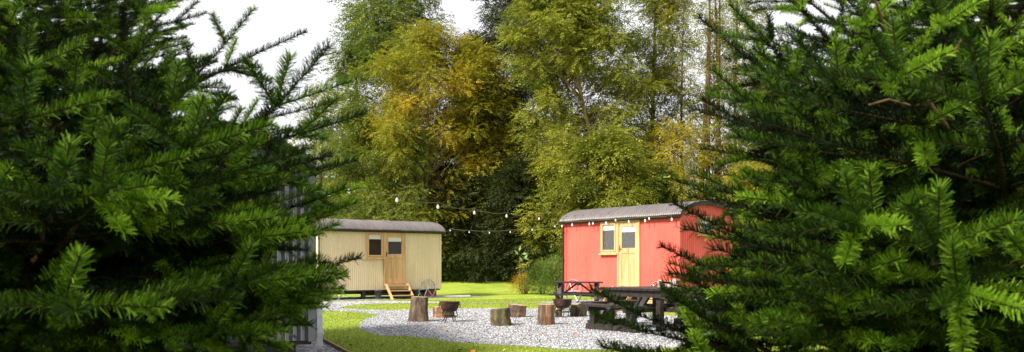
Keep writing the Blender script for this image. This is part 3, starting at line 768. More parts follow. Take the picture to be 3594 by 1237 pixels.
def square_table(x, y, rz, label):
    root = empty('picnic_table', (x, y, 0), rz, label, 'picnic table', 'dark stained picnic tables')
    H = .76; z = .755
    n = 10; wpl = 2 * H / n
    for i in range(n): MB().box(-H, -H + i * wpl + .004, z - .045, H, -H + (i + 1) * wpl - .004, z).build('top_plank', M_table, root, bevel=.004)
    ap = MB(); box = H - .06
    ap.box(-box, -box, z - .16, box, -box + .045, z - .047); ap.box(-box, box - .045, z - .16, box, box, z - .047)
    ap.box(-box, -box + .047, z - .16, -box + .045, box - .047, z - .047); ap.box(box - .045, -box + .047, z - .16, box, box - .047, z - .047)
    ap.build('apron', M_table, root)
    for k in range(4):
        a = k * math.pi / 2; M = Matrix.Rotation(a, 4, 'Z')
        o_ = 1.17
        b = MB(); b.box(-.70, -o_ - .15, .425, .70, -o_ - .005, .47, mtx=M); b.box(-.70, -o_ + .005, .425, .70, -o_ + .15, .47, mtx=M); b.build('bench_seat', M_table, root, bevel=.004)
        for s in (-1, 1):
            xx = s * .46
            MB().box(xx - .06, -o_ - .05, .0, xx + .06, -o_ + .05, .345, mtx=M).build('bench_post', M_table, root)
            MB().box(xx - .035, -o_ - .16, .347, xx + .035, -.30, .423, mtx=M).build('seat_beam', M_table, root)
            MB().bar(M @ Vector((xx - s * .10, -.58, z - .06)), M @ Vector((xx - s * .10, -o_ + .09, .16)), .05, .11, M @ Vector((1, 0, 0))).build('brace', M_table, root)
        MB().box(-.62, -o_ - .045 - .0, .02, .62, -o_ + .045, .12, mtx=M @ Matrix.Translation((0, .0, 0))).build('ground_beam', M_table, root)
        px_ = MB(); px_.box(-box + .05, -box + .05, 0, -box + .15, -box + .15, z - .17, mtx=M); px_.build('leg', M_table, root)
    return root
ST = (2.66, 16.1)
square_table(*ST, R(38), 'big dark square picnic table with four benches, glass jars on its top')
def jar(x, y, h, r, label):
    root = empty('glass_jar', (x, y, .756), 0, label, 'jar', 'glass jars on the big picnic table')
    MB().lathe([(r * .9, 0), (r, .008), (r, h * .78), (r * .8, h * .86), (r * .8, h * .9)], 16).build('glass', M_jar, root, smooth=False)
    MB().lathe([(r * .86, h * .88), (r * .86, h), (r * .8, h * 1.005)], 16).build('lid', M_whitep, root)
for x, y, h, Yd, lb in ((2316, 1008, .135, 16.0, 'glass jar with pale lid on the big picnic table, left of the three'), (2349, 1008, .115, 16.15, 'shortest glass jar, between two taller jars on the big picnic table'), (2368, 1008, .15, 16.0, 'tallest glass jar with pale lid, right of the three on the big picnic table')):
    jar((x - CX) / F * Yd, Yd, h, .042, lb)

# ------------------------------------------------------------------ fallen leaves
rl = random.Random(5); lm = []
for k, c in enumerate([(.45, .14, .02), (.30, .10, .03), (.50, .30, .04)]):
    m_ = mat('fallen_leaf_%d' % k, [c], .8)
    mb = MB(); pr = [(0, -.045), (.022, -.02), (.034, .005), (.02, .03), (0, .05), (-.02, .03), (-.034, .005), (-.022, -.02)]
    mb.add([(x, y, .010 * abs(x) / .03) for x, y in pr] + [(0, 0, .0)], [(i, (i + 1) % 8, 8) for i in range(8)])
    me = bpy.data.meshes.new('fallen_leaf'); me.from_pydata(mb.v, [], mb.f); me.materials.append(m_); lm.append(me)
lp = [(1173, 1108), (1237, 1106), (1112, 1112), (1244, 1118), (1310, 1185), (1222, 1170), (1230, 1197), (1612, 1216), (1660, 1223), (1610, 1222), (1696, 1213), (1723, 1209), (1398, 1218), (1365, 1231), (1399, 1234), (1526, 1230), (1542, 1226), (1645, 1193), (1692, 1048), (1748, 1044), (1791, 1064), (1675, 1050), (1590, 1048), (1330, 1068), (1515, 1065), (1540, 1067), (1250, 1062), (1400, 1062), (1880, 1041), (1860, 1020), (1720, 1026), (1950, 1190), (1560, 1152), (1900, 1170), (2020, 1180), (1460, 1205), (1340, 1200), (1770, 1222), (1850, 1231), (1290, 1215)]
for x, y in lp:
    X, Y = px(x, y); o = bpy.data.objects.new('fallen_leaf', rl.choice(lm)); COL.objects.link(o)
    o.location = (X, Y, G(X, Y) + .035); o.rotation_euler = (rl.uniform(-.5, .5), rl.uniform(-.5, .5), rl.uniform(0, 6)); s = rl.uniform(.6, 1.05); o.scale = (s, s, s)
    tag(o, 'fallen autumn leaf lying on the short grass or gravel', 'leaf', 'fallen leaves on the ground')

# ------------------------------------------------------------------ red car glimpsed through the left spruce
def car(x, y, rz):
    root = empty('parked_car', (x, y, G(x, y)), rz, 'red car parked beyond the left spruce, barely glimpsed through its branches', 'car')
    prof = [(-2.0, .35), (-2.05, .62), (-1.9, .85), (-1.1, .93), (-.55, 1.38), (.9, 1.42), (1.55, 1.0), (2.0, .92), (2.05, .5), (1.95, .3)]
    b = MB(); n = len(prof); vs = []
    for yy, k in ((-.8, 1), (-.74, 1.0), (.74, 1.0), (.8, 1)):
        for px_, pz in prof: vs.append((px_, yy * (1 if pz < .95 else .84), pz))
    fs = [(j * n + i, j * n + (i + 1) % n, (j + 1) * n + (i + 1) % n, (j + 1) * n + i) for j in range(3) for i in range(n)] + [tuple(range(n - 1, -1, -1)), tuple(3 * n + i for i in range(n))]
    b.add(vs, fs); b.build('body', M_carred, root, bevel=.03)
    for sx in (-1.25, 1.3):
        for sy in (-.78, .78):
            w_ = MB().tube([(sx, sy - .09, .31), (sx, sy + .09, .31)], .31, 24).build('wheel', M_tyre, root); MB().tube([(sx, sy - .095, .31), (sx, sy + .095, .31)], .19, 16).build('rim', M_galv, w_)
    for sy in (-1, 1):
        MB().box(-.55, sy * .70 - .004, .98, .75, sy * .70 + .004, 1.30, mtx=Matrix.Translation((0, 0, 0))).build('side_window', M_blackpaint, root)
        MB().box(2.02, sy * .6 - .12, .66, 2.06, sy * .6 + .12, .82).build('tail_light', M_whitep, root)
    MB().box(2.035, -.26, .48, 2.065, .26, .59).build('number_plate', M_whitep, root)
car(-8.0, 15.2, R(-80))

# ------------------------------------------------------------------ broadleaf trees
def frames(D, up):
    """orthonormal frames with x along D"""
    D = D / np.linalg.norm(D, axis=1, keepdims=True)
    y = np.cross(up, D); y /= np.linalg.norm(y, axis=1, keepdims=True) + 1e-9
    z = np.cross(D, y); return np.stack([D, y, z], -1)      # columns are axes
def sprig(r, n, L, ls, fat=.42, droop=.15):
    """a drooping twig with n rhombic leaves: (n*4,3)"""
    V = []
    for i in range(n):
        t = (i + .5) / n; s = 1 if i % 2 else -1
        p = np.array([t * L, 0, -droop * t * t * L]); ang = s * r.uniform(.5, 1.2) if i < n - 1 else 0
        d = np.array([math.cos(ang), math.sin(ang), r.uniform(-.45, .15)]); d /= np.linalg.norm(d)
        sd_ = np.cross([0, 0, 1], d); sd_ /= np.linalg.norm(sd_); sd_ = sd_ + np.array([0, 0, r.uniform(-.5, .5)])
        l = ls * r.uniform(.75, 1.2)
        V += [p, p + d * l * .5 + sd_ * l * fat * .5, p + d * l, p + d * l * .5 - sd_ * l * fat * .5]
    return np.array(V)
def scatter_leaves(name, r, C, Dirs, n_leaf, L, ls, m, parent, vbase, fat=.42, droop=.3, vspread=.18):
    T = [sprig(r, n_leaf, L, ls, fat, droop) for _ in range(6)]; N = len(C)
    up = np.array([0, 0, 1.0]) + r.normal(0, .35, (N, 3)); Fm = frames(Dirs, up)
    pick = r.integers(0, 6, N); TT = np.stack(T)[pick] * r.uniform(.7, 1.25, (N, 1, 1))
    V = np.einsum('nij,nkj->nki', Fm, TT) + C[:, None, :]
    q = n_leaf * N; Fa = np.arange(q * 4).reshape(q, 4)
    v = np.repeat(vbase, n_leaf) + r.normal(0, vspread, q)
    return np_mesh(name, V.reshape(-1, 3), Fa, m, parent, v=np.clip(v, 0, 1))
def tree(name, label, x, y, H, Rr, hb, m, mt, tr=.16, lean=(0, 0), ncl=110, nsp=42, ls=.15, L=.42, nl=8, seed=1, prof=None, gold=None, rc=.75, cat='tree', group='trees behind the huts', dens=1, limbs=.55, front=None, multi=1, wob=.25):
    r = np.random.default_rng(seed); zb = G(x, y)
    root = empty(name, (x, y, zb), 0, label, cat, group)
    prof = prof or (lambda t: math.sin(math.pi * min(1, max(0, t)) ** .75) ** .6)
    ws = r.uniform(0, 6.28, 4)
    def tp(t, s=0): return np.array([lean[0] * t * (1 - .45 * t) * H + wob * math.sin(3 * t + ws[0]) * t + s * .5 * t * math.cos(s * 2.1), lean[1] * t * H + wob * math.sin(2.5 * t + ws[1]) * t + s * .35 * t * math.sin(s * 1.3), t * H])
    tb = MB()
    for s in range(multi):
        n = 14; sx = s - (multi - 1) / 2
        tb.tube([tp(i / n * .94, sx * 1.3) + np.array([sx * .42, .2 * math.sin(5 * s), 0]) for i in range(n + 1)], [tr * (1 - .88 * (i / n)) + .012 + (.06 * tr / .16 if i == 0 else 0) for i in range(n + 1)], 8)
    ls *= .78; nsp = int(nsp * 1.45); L *= .9
    C = []; W = []
    lob = r.uniform(0, 6.28, 5)
    for i in range(ncl):
        t = hb + (1 - hb) * r.uniform(0, 1) ** .85; a = r.uniform(0, 2 * math.pi)
        rad = Rr * prof((t - hb) / (1 - hb)) * (.82 + .22 * math.sin(3 * a + 5 * t + lob[0]) + .16 * math.sin(7 * t * 3 + a + lob[1]))
        q = r.uniform(0, 1) ** .45; c = tp(t) + np.array([rad * q * math.cos(a), rad * q * math.sin(a), r.normal(0, .2)])
        if front is not None and not front(c + np.array([x, y, zb])): continue
        C.append(c); W.append((q, t))
        if r.uniform() < limbs:
            t0 = max(.08, t - .30 * rad * q / H * 2 - .04); p0 = tp(t0); mid = p0 * .45 + c * .55 + np.array([0, 0, .12 * rad * q]) + r.normal(0, .12, 3)
            r0 = max(.012, tr * (1 - t0) * .38); tb.tube([p0, (p0 + mid) / 2 + r.normal(0, .05, 3), mid, (mid + c) / 2 + r.normal(0, .08, 3), c], [r0, r0 * .75, r0 * .5, r0 * .32, .006], 4)
            for _ in range(2):
                d = r.normal(0, 1, 3); d[2] = abs(d[2]) * .4; d /= np.linalg.norm(d); tb.tube([mid, mid + d * rc * .7, mid + d * rc * 1.3 + r.normal(0, .1, 3)], [r0 * .35, r0 * .2, .004], 3)
    tb.build('trunk', mt, root, smooth=True)
    C = np.array(C); W = np.array(W); k = max(3, int(nsp * dens)); n = len(C)
    dv = r.normal(0, 1, (n, k, 3)); dv /= np.linalg.norm(dv, axis=2, keepdims=True)
    rad = r.uniform(.08, 1, (n, k, 1)) ** .8 * rc * r.uniform(.6, 1.25, (n, 1, 1))
    P = C[:, None, :] + dv * rad * np.array([1, 1, .55])
    D = dv * np.array([1, 1, .5]) + np.array([0, 0, -.15]) + .35 * (C / (np.linalg.norm(C[:, :2], axis=1, keepdims=True) + .3))[:, None, :] * np.array([1, 1, 0])
    base = np.clip(.42 + .10 * r.normal(0, 1, n), 0, 1)
    if gold is not None: base = np.array([gold(c[0] + x, c[2] + zb, b) for c, b in zip(C, base)])
    scatter_leaves('crown', r, P.reshape(-1, 3), D.reshape(-1, 3), nl, L, ls, m, root, np.repeat(base, k), vspread=.13)
    return root
ML_green = leafmat('leaf_green', [(0.041, 0.077, 0.018), (0.087, 0.139, 0.026), (0.16, 0.206, 0.027), (0.289, 0.268, 0.029), (0.432, 0.309, 0.031)], .35)
ML_gold = leafmat('leaf_gold', [(0.131, 0.175, 0.015), (0.248, 0.248, 0.018), (0.38, 0.292, 0.02), (0.496, 0.277, 0.027), (0.555, 0.19, 0.029)], .4)
ML_ash = leafmat('leaf_ash', [(0.055, 0.084, 0.01), (0.138, 0.172, 0.018), (0.246, 0.266, 0.03), (0.355, 0.335, 0.04), (0.493, 0.394, 0.044)], .4)
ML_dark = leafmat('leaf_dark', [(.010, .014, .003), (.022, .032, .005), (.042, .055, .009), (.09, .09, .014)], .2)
ML_far = leafmat('leaf_far', [(0.078, 0.125, 0.016), (0.172, 0.203, 0.023), (0.312, 0.296, 0.031), (0.468, 0.343, 0.04)], .4)
ML_bush = leafmat('leaf_bush', [(0.034, 0.069, 0.011), (0.081, 0.138, 0.021), (0.138, 0.207, 0.034), (0.23, 0.276, 0.057)], .3)
ML_yell = leafmat('leaf_yellow', [(0.179, 0.19, 0.017), (0.337, 0.292, 0.022), (0.516, 0.359, 0.022), (0.561, 0.292, 0.022)], .45)
def XW(xp, Y): return (xp - CX) / F * Y
egg = lambda t: (math.sin(math.pi * min(1, .12 + .88 * t) ** .8)) ** .55
tall = lambda t: min(1, .75 + t) * max(0, 1 - max(0, t - .45) / .55) ** .55
# tall green tree, left of centre
tree('broadleaf_tree', 'tall green tree left of centre, green at its top, behind the golden autumn tree', XW(1390, 48), 48, 18.2, 3.9, .14, ML_green, M_tr_grey, .20, (0, 0), 300, 44, .17, .48, 8, 21, tall, gold=lambda x, z, b: b + .08 - .012 * (z - 6), rc=.95)
tree('broadleaf_tree', 'green tree at the left end of the wood rising beside the sky gap', XW(1262, 49), 49, 15.0, 2.0, .1, ML_green, M_tr_grey, .15, (0, 0), 120, 40, .16, .45, 8, 22, tall, gold=lambda x, z, b: b - .1 + .02 * max(0, 8 - z), rc=.85)
tree('broadleaf_tree', 'golden orange autumn tree with a pale trunk behind the cream hut', XW(1502, 44), 44, 12.6, 4.2, .20, ML_gold, M_tr_pale, .15, (0, 0), 230, 34, .15, .42, 8, 23, egg, gold=lambda x, z, b: b + .06 - .045 * abs(z - 8.5) - .06 * abs(x + 3.4), rc=.85, limbs=.8, wob=.12, front=lambda c: not (c[1] < 44.1 and 3.4 < c[2] < 8.5 and abs(c[0] - XW(1502, 44)) < 1.05))
tree('broadleaf_tree', 'yellow green tree with drooping branches to the right of the golden tree', XW(1690, 44.5), 44.5, 11.8, 2.5, .12, ML_gold, M_tr_grey, .12, (0, 0), 150, 38, .15, .42, 8, 24, egg, gold=lambda x, z, b: b - .12, rc=.8)
tree('broadleaf_tree', 'yellowish green low tree just behind the cream hut roof', XW(1270, 43), 43, 8.4, 2.4, .04, ML_ash, M_tr_grey, .10, (0, 0), 95, 44, .14, .40, 8, 25, egg, gold=lambda x, z, b: b - .22, rc=.75)
tree('broadleaf_tree', 'green leafy tree behind the right half of the cream hut', XW(1430, 42), 42, 7.4, 2.2, .04, ML_green, M_tr_grey, .10, (0, 0), 95, 44, .14, .40, 8, 26, egg, gold=lambda x, z, b: b + .12, rc=.75)
tree('broadleaf_tree', 'pale thin yellow green tree at far left of the wood beside the sky gap', XW(1130, 50), 50, 10.6, 2.2, .05, ML_far, M_tr_grey, .12, (.0, 0), 80, 26, .15, .42, 7, 27, egg, gold=lambda x, z, b: b + .15, rc=.9, limbs=.9)
# tall dark tree in the middle
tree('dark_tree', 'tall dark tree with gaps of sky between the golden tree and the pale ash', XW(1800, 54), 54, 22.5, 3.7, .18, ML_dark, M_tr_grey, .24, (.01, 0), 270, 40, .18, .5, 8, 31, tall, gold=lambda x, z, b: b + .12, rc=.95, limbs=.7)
tree('dark_tree', 'dark green tree low in the middle of the wood above the shrub bank', XW(1690, 47), 47, 12.5, 3.6, .03, ML_dark, M_tr_red, .15, (0, 0), 210, 52, .17, .48, 8, 32, egg, gold=lambda x, z, b: b - .05, rc=.9)
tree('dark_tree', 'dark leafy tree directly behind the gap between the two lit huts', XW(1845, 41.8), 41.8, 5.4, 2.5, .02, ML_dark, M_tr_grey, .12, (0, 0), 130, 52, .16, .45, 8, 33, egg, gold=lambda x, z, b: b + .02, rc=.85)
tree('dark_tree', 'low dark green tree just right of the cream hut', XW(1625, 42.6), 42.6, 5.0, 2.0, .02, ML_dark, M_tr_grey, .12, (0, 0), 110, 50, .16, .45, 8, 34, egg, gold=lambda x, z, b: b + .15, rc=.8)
# pale ash
ash = tree('ash_tree', 'tall pale green ash tree with a slanting light trunk behind the red hut', XW(2130, 43) + 1.58, 43, 17.0, 4.3, .20, ML_ash, M_tr_pale, .15, (-.42, 0), 330, 46, .17, .52, 10, 41, lambda t: tall(t) * (1 - .12 * t), gold=lambda x, z, b: b + .02 + .03 * max(0, 8 - z) - .012 * max(0, z - 8), rc=.9, limbs=.6, wob=.08, front=lambda c: not (c[1] < 43.1 and 3.6 < c[2] < 10.5 and abs(c[0] - (XW(2130, 43) - .27 * (c[2] - 4.6))) < 1.15))
tree('broadleaf_tree', 'green tree filling the space to the right of the ash tree', XW(2290, 47), 47, 19, 2.9, .12, ML_green, M_tr_grey, .16, (0, 0), 240, 40, .16, .46, 8, 42, tall, gold=lambda x, z, b: b + .18, rc=.9)
tree('broadleaf_tree', 'bright yellow green bush like tree left of the red hut roof', XW(1960, 40), 40, 6.6, 1.9, .10, ML_ash, M_tr_grey, .08, (0, 0), 80, 46, .16, .42, 7, 43, egg, gold=lambda x, z, b: b + .12, rc=.7)
tree('broadleaf_tree', 'leafy green tree standing just behind the red hut roof', XW(2140, 38.5), 38.5, 6.7, 2.7, .05, ML_ash, M_tr_grey, .10, (0, 0), 120, 46, .16, .44, 8, 44, egg, gold=lambda x, z, b: b - .04, rc=.75)
tree('broadleaf_tree', 'yellow leaved tree behind the right end of the red hut', XW(2370, 42), 42, 7.6, 2.6, .05, ML_yell, M_tr_red, .10, (0, 0), 100, 34, .15, .42, 7, 45, egg, gold=lambda x, z, b: b - .10, rc=.8, limbs=.9)
tree('broadleaf_tree', 'small dark green tree between the ash and the ivy covered stems', XW(2290, 40.5), 40.5, 5.6, 1.8, .05, ML_green, M_tr_grey, .08, (0, 0), 70, 44, .15, .42, 8, 46, egg, rc=.7)
tree('broadleaf_tree', 'thinly leaved green tree rising behind the bare stems beside the right spruce', XW(2580, 50), 50, 19, 2.1, .10, ML_green, M_tr_grey, .14, (0, 0), 110, 30, .16, .46, 8, 47, tall, gold=lambda x, z, b: b + .18, rc=.9)
# thin bare stems right of the ash
tree('slender_tree', 'group of slender reddish brown stems with sparse leaves against the bright sky', XW(2500, 44), 44, 16.5, 1.9, .22, ML_green, M_tr_red, .15, (-.012, 0), 110, 20, .14, .40, 7, 51, tall, gold=lambda x, z, b: b + .2, rc=.9, limbs=1.0, multi=4)
tree('slender_tree', 'single slender bare stem rising between the ash and the clump of stems', XW(2395, 45), 45, 16.5, 1.4, .35, ML_green, M_tr_grey, .09, (.004, 0), 60, 12, .14, .40, 7, 52, tall, gold=lambda x, z, b: b + .2, rc=.8, limbs=1.0)
tree('broadleaf_tree', 'yellow green tree seen through the right spruce beyond the bare stems', XW(2700, 46), 46, 10.5, 2.8, .03, ML_ash, M_tr_grey, .14, (0, 0), 120, 36, .16, .45, 8, 53, egg, gold=lambda x, z, b: b + .1, rc=.9)
tree('broadleaf_tree', 'yellow leaved small tree close behind the red hut on its right', XW(2640, 36), 36, 5.0, 2.1, .05, ML_yell, M_tr_grey, .07, (0, 0), 80, 36, .13, .38, 7, 54, egg, gold=lambda x, z, b: b - .18, rc=.7)
tree('broadleaf_tree', 'green tree far right, glimpsed through gaps in the right spruce', XW(2960, 47), 47, 11.5, 3.0, .02, ML_ash, M_tr_grey, .15, (0, 0), 120, 36, .17, .46, 8, 55, egg, rc=.95)
tree('broadleaf_tree', 'yellow green tree at far right edge behind the right spruce', XW(3330, 47), 47, 11, 3.2, .02, ML_far, M_tr_grey, .15, (0, 0), 120, 34, .18, .48, 8, 56, egg, rc=.95)
for i, (xp, Y, H, lb) in enumerate(((860, 48, 9.0, 'green tree behind the grey hut roof beyond the left spruce'), (560, 47, 9.5, 'yellow green tree behind the left part of the grey hut'), (200, 46, 10.5, 'green tree at far left behind the red car'))):
    tree('broadleaf_tree', lb, XW(xp, Y), Y, H * .82, 3.0, .02, ML_far if i != 1 else ML_gold, M_tr_grey, .14, (0, 0), 100, 36, .18, .48, 8, 60 + i, egg, rc=.95)

# trees standing behind the photographer: they shade the two spruces in front
for i, (x, y, H, Rr, lb) in enumerate(((-8.2, -.2, 10.0, 2.3, 'dark tree left of the viewpoint, first of the shading row'), (-6.6, -2.6, 11.0, 2.4, 'dark tree behind the viewpoint, second of the shading row'),
        (-4.4, -4.0, 10.8, 2.4, 'dark tree behind the viewpoint, third of the shading row'), (-2.0, -5.2, 11.0, 2.4, 'dark tree behind the viewpoint, fourth of the shading row'), (1.5, -5.5, 10.0, 2.4, 'dark tree behind and right of the viewpoint, last of the shading row'))):
    tree('dark_tree', lb, x, y, H, Rr, .10, ML_dark, M_tr_grey, .16, (0, 0), 60, 11, .22, .5, 6, 160 + i, tall, rc=.9, group='trees behind the viewpoint')

# shrubs along the foot of the wood
def shrub(label, x, y, w_, h, m, n, ls, seed, vb=.45, name='shrub', stems=True, nl=6, dep=.6):
    r = np.random.default_rng(seed); root = empty(name, (x, y, G(x, y)), 0, label, 'shrub', 'shrubs along the edge of the lawn')
    a = r.uniform(0, 6.28, n); q = r.uniform(0, 1, n) ** .5; el = r.uniform(0, 1, n) ** .75
    prof_ = np.sqrt(np.clip(1 - el ** 2.4, 0, 1)); lump = 1 + .18 * np.sin(3 * a + seed) + .14 * np.sin(9 * a + 5 * el)
    P = np.stack([w_ * q * prof_ * lump * np.cos(a), w_ * dep * q * prof_ * lump * np.sin(a), h * el * (1 + .18 * np.sin(4 * a + seed)) + .03], -1)
    D = np.stack([np.cos(a), np.sin(a), .2 + 1.2 * el + r.normal(0, .4, n)], -1) + r.normal(0, .35, (n, 3))
    cl = .12 * np.sin(P[:, 0] * 4 + seed) + .10 * np.sin(P[:, 2] * 7 + P[:, 0] * 2)
    scatter_leaves('foliage', r, P, D, nl, .22, ls, m, root, vb + cl, fat=.5, vspread=.14)
    tb = MB()
    for k in range(14):
        aa = r.uniform(0, 6.28); u = r.uniform(.1, .5) * w_; tb.tube([(u * .3 * math.cos(aa), u * .3 * dep * math.sin(aa), -.02), (u * .7 * math.cos(aa), u * .6 * math.sin(aa), h * .5), (u * math.cos(aa), u * dep * math.sin(aa), h * r.uniform(.85, 1.15))], [.012, .009, .004], 4)
    tb.build('stems', M_tr_red, root); return root
sh = [(1575, 42, .9, .85, ML_bush, 900, .07, .35, 'low leafy shrub against the right end of the cream hut'),
      (1632, 42.5, .8, 1.0, ML_bush, 900, .07, .30, 'low shrub second to the right of the cream hut at the lawn edge'),
      (1688, 42, .8, .8, ML_bush, 900, .07, .45, 'low bramble shrub in the left part of the shrub bank'),
      (1745, 42.3, .9, .95, ML_bush, 950, .07, .42, 'low bramble shrub in the middle of the shrub bank'),
      (1800, 42, .75, .75, ML_bush, 850, .07, .30, 'low shrub right of the middle of the shrub bank, left of the brown stemmed plant'),
      (1905, 35.5, .75, 1.05, ML_bush, 1300, .055, .55, 'rounded light green shrub left of the red hut corner'),
      (1955, 34.5, .7, 1.25, ML_bush, 1500, .055, .62, 'taller light green shrub touching the red hut corner'),
      (1872, 40.5, .8, 1.1, ML_dark, 800, .08, .7, 'dark green shrub behind the rounded light green shrub'),
      (2640, 33, 1.4, .9, ML_bush, 900, .07, .4, 'low shrub beyond the right end of the red hut'),
      (2860, 33, 1.4, 1.1, ML_bush, 900, .07, .45, 'low shrub seen through the right spruce')]
for i, (xp, Y, w_, h, m, n, ls, vb, lb) in enumerate(sh): shrub(lb, XW(xp, Y), Y, w_, h, m, n, ls, 70 + i, vb)
shrub('reddish brown stemmed plant with seed heads at the front of the shrub bank', XW(1838, 36), 36, .62, .62, ML_gold, 420, .05, 90, .5, name='perennial_plant')
# tall dry stems above it
mb = MB(); r_ = random.Random(4)
for k in range(26):
    a = r_.uniform(0, 6.28); u = r_.uniform(.05, .5); mb.tube([(u * .4 * math.cos(a), u * .4 * math.sin(a), 0), (u * math.cos(a), u * math.sin(a), r_.uniform(.7, 1.35))], [.009, .005], 4)
o = mb.build('dry_stems', M_tr_red); o.location = (XW(1838, 36.2), 36.2, G(1, 36)); tag(o, 'upright dry reddish stems above the brown stemmed plant', 'plant stems')
lf = MB()
for (x, z, a) in ((0, 1.75, 1.3), (.12, 1.62, .2), (.2, 1.5, -.5), (-.04, 1.6, 2.2), (.22, 1.42, 1.0), (.02, 1.5, -1.0)):
    c, s = math.cos(a), math.sin(a); lf.add([(x, 0, z), (x + .10 * c - .05 * s, .02, z + .10 * s + .05 * c), (x + .24 * c, 0, z + .24 * s), (x + .10 * c + .05 * s, -.02, z + .10 * s - .05 * c)], [(0, 1, 2, 3)])
pl = empty('tall_leafy_plant', (XW(1822, 36.5), 36.5, G(1, 36.5)), 0, 'single tall plant with big pale leaves rising from the shrub bank', 'plant')
st = MB(); st.tube([(0, 0, 0), (.03, 0, .8), (.02, 0, 1.55)], [.014, .010, .006], 5); st.tube([(.02, 0, 1.3), (.2, 0, 1.46)], .005, 4); st.build('stem', mat('green_stem', [(.10, .16, .03)], .7), pl)
lf.build('leaves', mat('pale_leaf', [(.12, .19, .04)], .6), pl)

# far wood closing the view behind the trees
def farwood():
    r = np.random.default_rng(99); C = []; D = []; vb = []
    for i in range(900):
        x = r.uniform(-48, 48); y = r.uniform(58, 66); top = 7.6 + 1.6 * math.sin(x * .35) + 1.0 * math.sin(x * .9 + 1) + (1.2 if x < -16 or x > 18 else 0)
        xp = x / y * F + CX
        if 2405 < xp < 2545: top *= .45
        if 1040 < xp < 1180: top *= .75
        z = r.uniform(0, 1) ** .9 * top + G(x, y) - .5
        for _ in range(46):
            d = r.normal(0, 1, 3); d /= np.linalg.norm(d); C.append((x + d[0] * 1.2, y + d[1] * 1.2, z + d[2] * .8)); D.append(d * (1, 1, .5)); vb.append(.35 + .12 * math.sin(x * .6) + r.normal(0, .05) - (.15 if -6 < x < 8 else 0))
    tag(scatter_leaves('far_wood', r, np.array(C), np.array(D), 6, .6, .30, ML_far, None, np.array(vb)), 'far off wood of green and yellow trees closing the view', 'wood', kind='stuff')
farwood()


# ------------------------------------------------------------------ spruces in the foreground
def shoot_template(r, L=.12, n=270):
    """needles round one shoot along +x: quads (n*4,3) ; needles thinner below"""
    V = []
    for i in range(n):
        t = (i + r.uniform(0, 1)) / n; a = r.uniform(-2.0, 2.0) if r.uniform() < .88 else r.uniform(2.0, 4.3)
        fwd = r.uniform(.4, .9) + (.5 if t > .9 else 0); rad = np.array([0, math.sin(a), math.cos(a)])
        d = rad + np.array([fwd, 0, 0]) + r.normal(0, .12, 3); d[2] += .22; d /= np.linalg.norm(d)
        l = r.uniform(.016, .0235) * (1 if t < .93 else .85); p = np.array([t * L, 0, 0]) + rad * .002
        s = np.cross(d, r.normal(0, 1, 3)); s /= np.linalg.norm(s); w_ = .0014
        V += [p - s * w_ * .7, p + s * w_ * .7, p + d * l + s * w_ * .45, p + d * l - s * w_ * .45]
    return np.array(V)
def grow_bough(seed, years=10, seg=.175, wide=1.0):
    r = np.random.default_rng(seed); segs = []
    upv = np.array([0, 0, 1.0])
    def grow(p, d, n, order, sl):
        p = p.copy(); d = d / np.linalg.norm(d)
        for k in range(n):
            rem = n - 1 - k; L = sl * r.uniform(.85, 1.12); e = p + d * L
            segs.append((p.copy(), e.copy(), rem, order)); p = e
            d = d + r.normal(0, .05, 3) + np.array([0, 0, .02 if order == 0 else .012]); d /= np.linalg.norm(d)
            if order < 2 and rem >= 1:
                for s in (-1, 1):
                    if r.uniform() > (.93 if order == 0 else .8): continue
                    m = int(round(wide * rem * (.74 if order == 0 else .66) + r.uniform(-.4, .5)));  m = min(m, 6)
                    if m < 1: continue
                    a = s * r.uniform(.75, 1.0); side = np.cross(upv, d); side /= np.linalg.norm(side)
                    dd = d * math.cos(a) + side * math.sin(a) + np.array([0, 0, r.uniform(-.16, .10)])
                    grow(p, dd, m, order + 1, sl * (.90 if order == 0 else .84))
                if r.uniform() < .25 and rem <= 4 and order == 0:
                    dd = d * .7 + np.array([0, r.normal(0, .3), .75]); grow(p, dd, 1, 3, sl * .6)
                if r.uniform() < .18 and order <= 1:
                    dd = d * .8 + np.array([0, r.normal(0, .4), -.6]); grow(p, dd, min(2, rem), 3, sl * .7)
    grow(np.zeros(3), np.array([1.0, 0, 0]), years, 0, seg)
    main = np.array([q[1] for q in segs if q[3] == 0]); X = main[-1] / np.linalg.norm(main[-1]); Yv = np.cross([0, 0, 1.0], X); Yv /= np.linalg.norm(Yv); Rm = np.stack([X, Yv, np.cross(X, Yv)])
    return [(Rm @ a, Rm @ b, c, d) for a, b, c, d in segs], r, float(np.linalg.norm(main[-1]))
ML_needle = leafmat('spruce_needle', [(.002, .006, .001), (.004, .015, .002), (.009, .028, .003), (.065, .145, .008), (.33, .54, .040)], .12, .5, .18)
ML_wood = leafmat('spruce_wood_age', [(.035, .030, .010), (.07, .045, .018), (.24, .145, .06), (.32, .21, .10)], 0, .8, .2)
TPL = [shoot_template(np.random.default_rng(200 + i)) for i in range(6)]
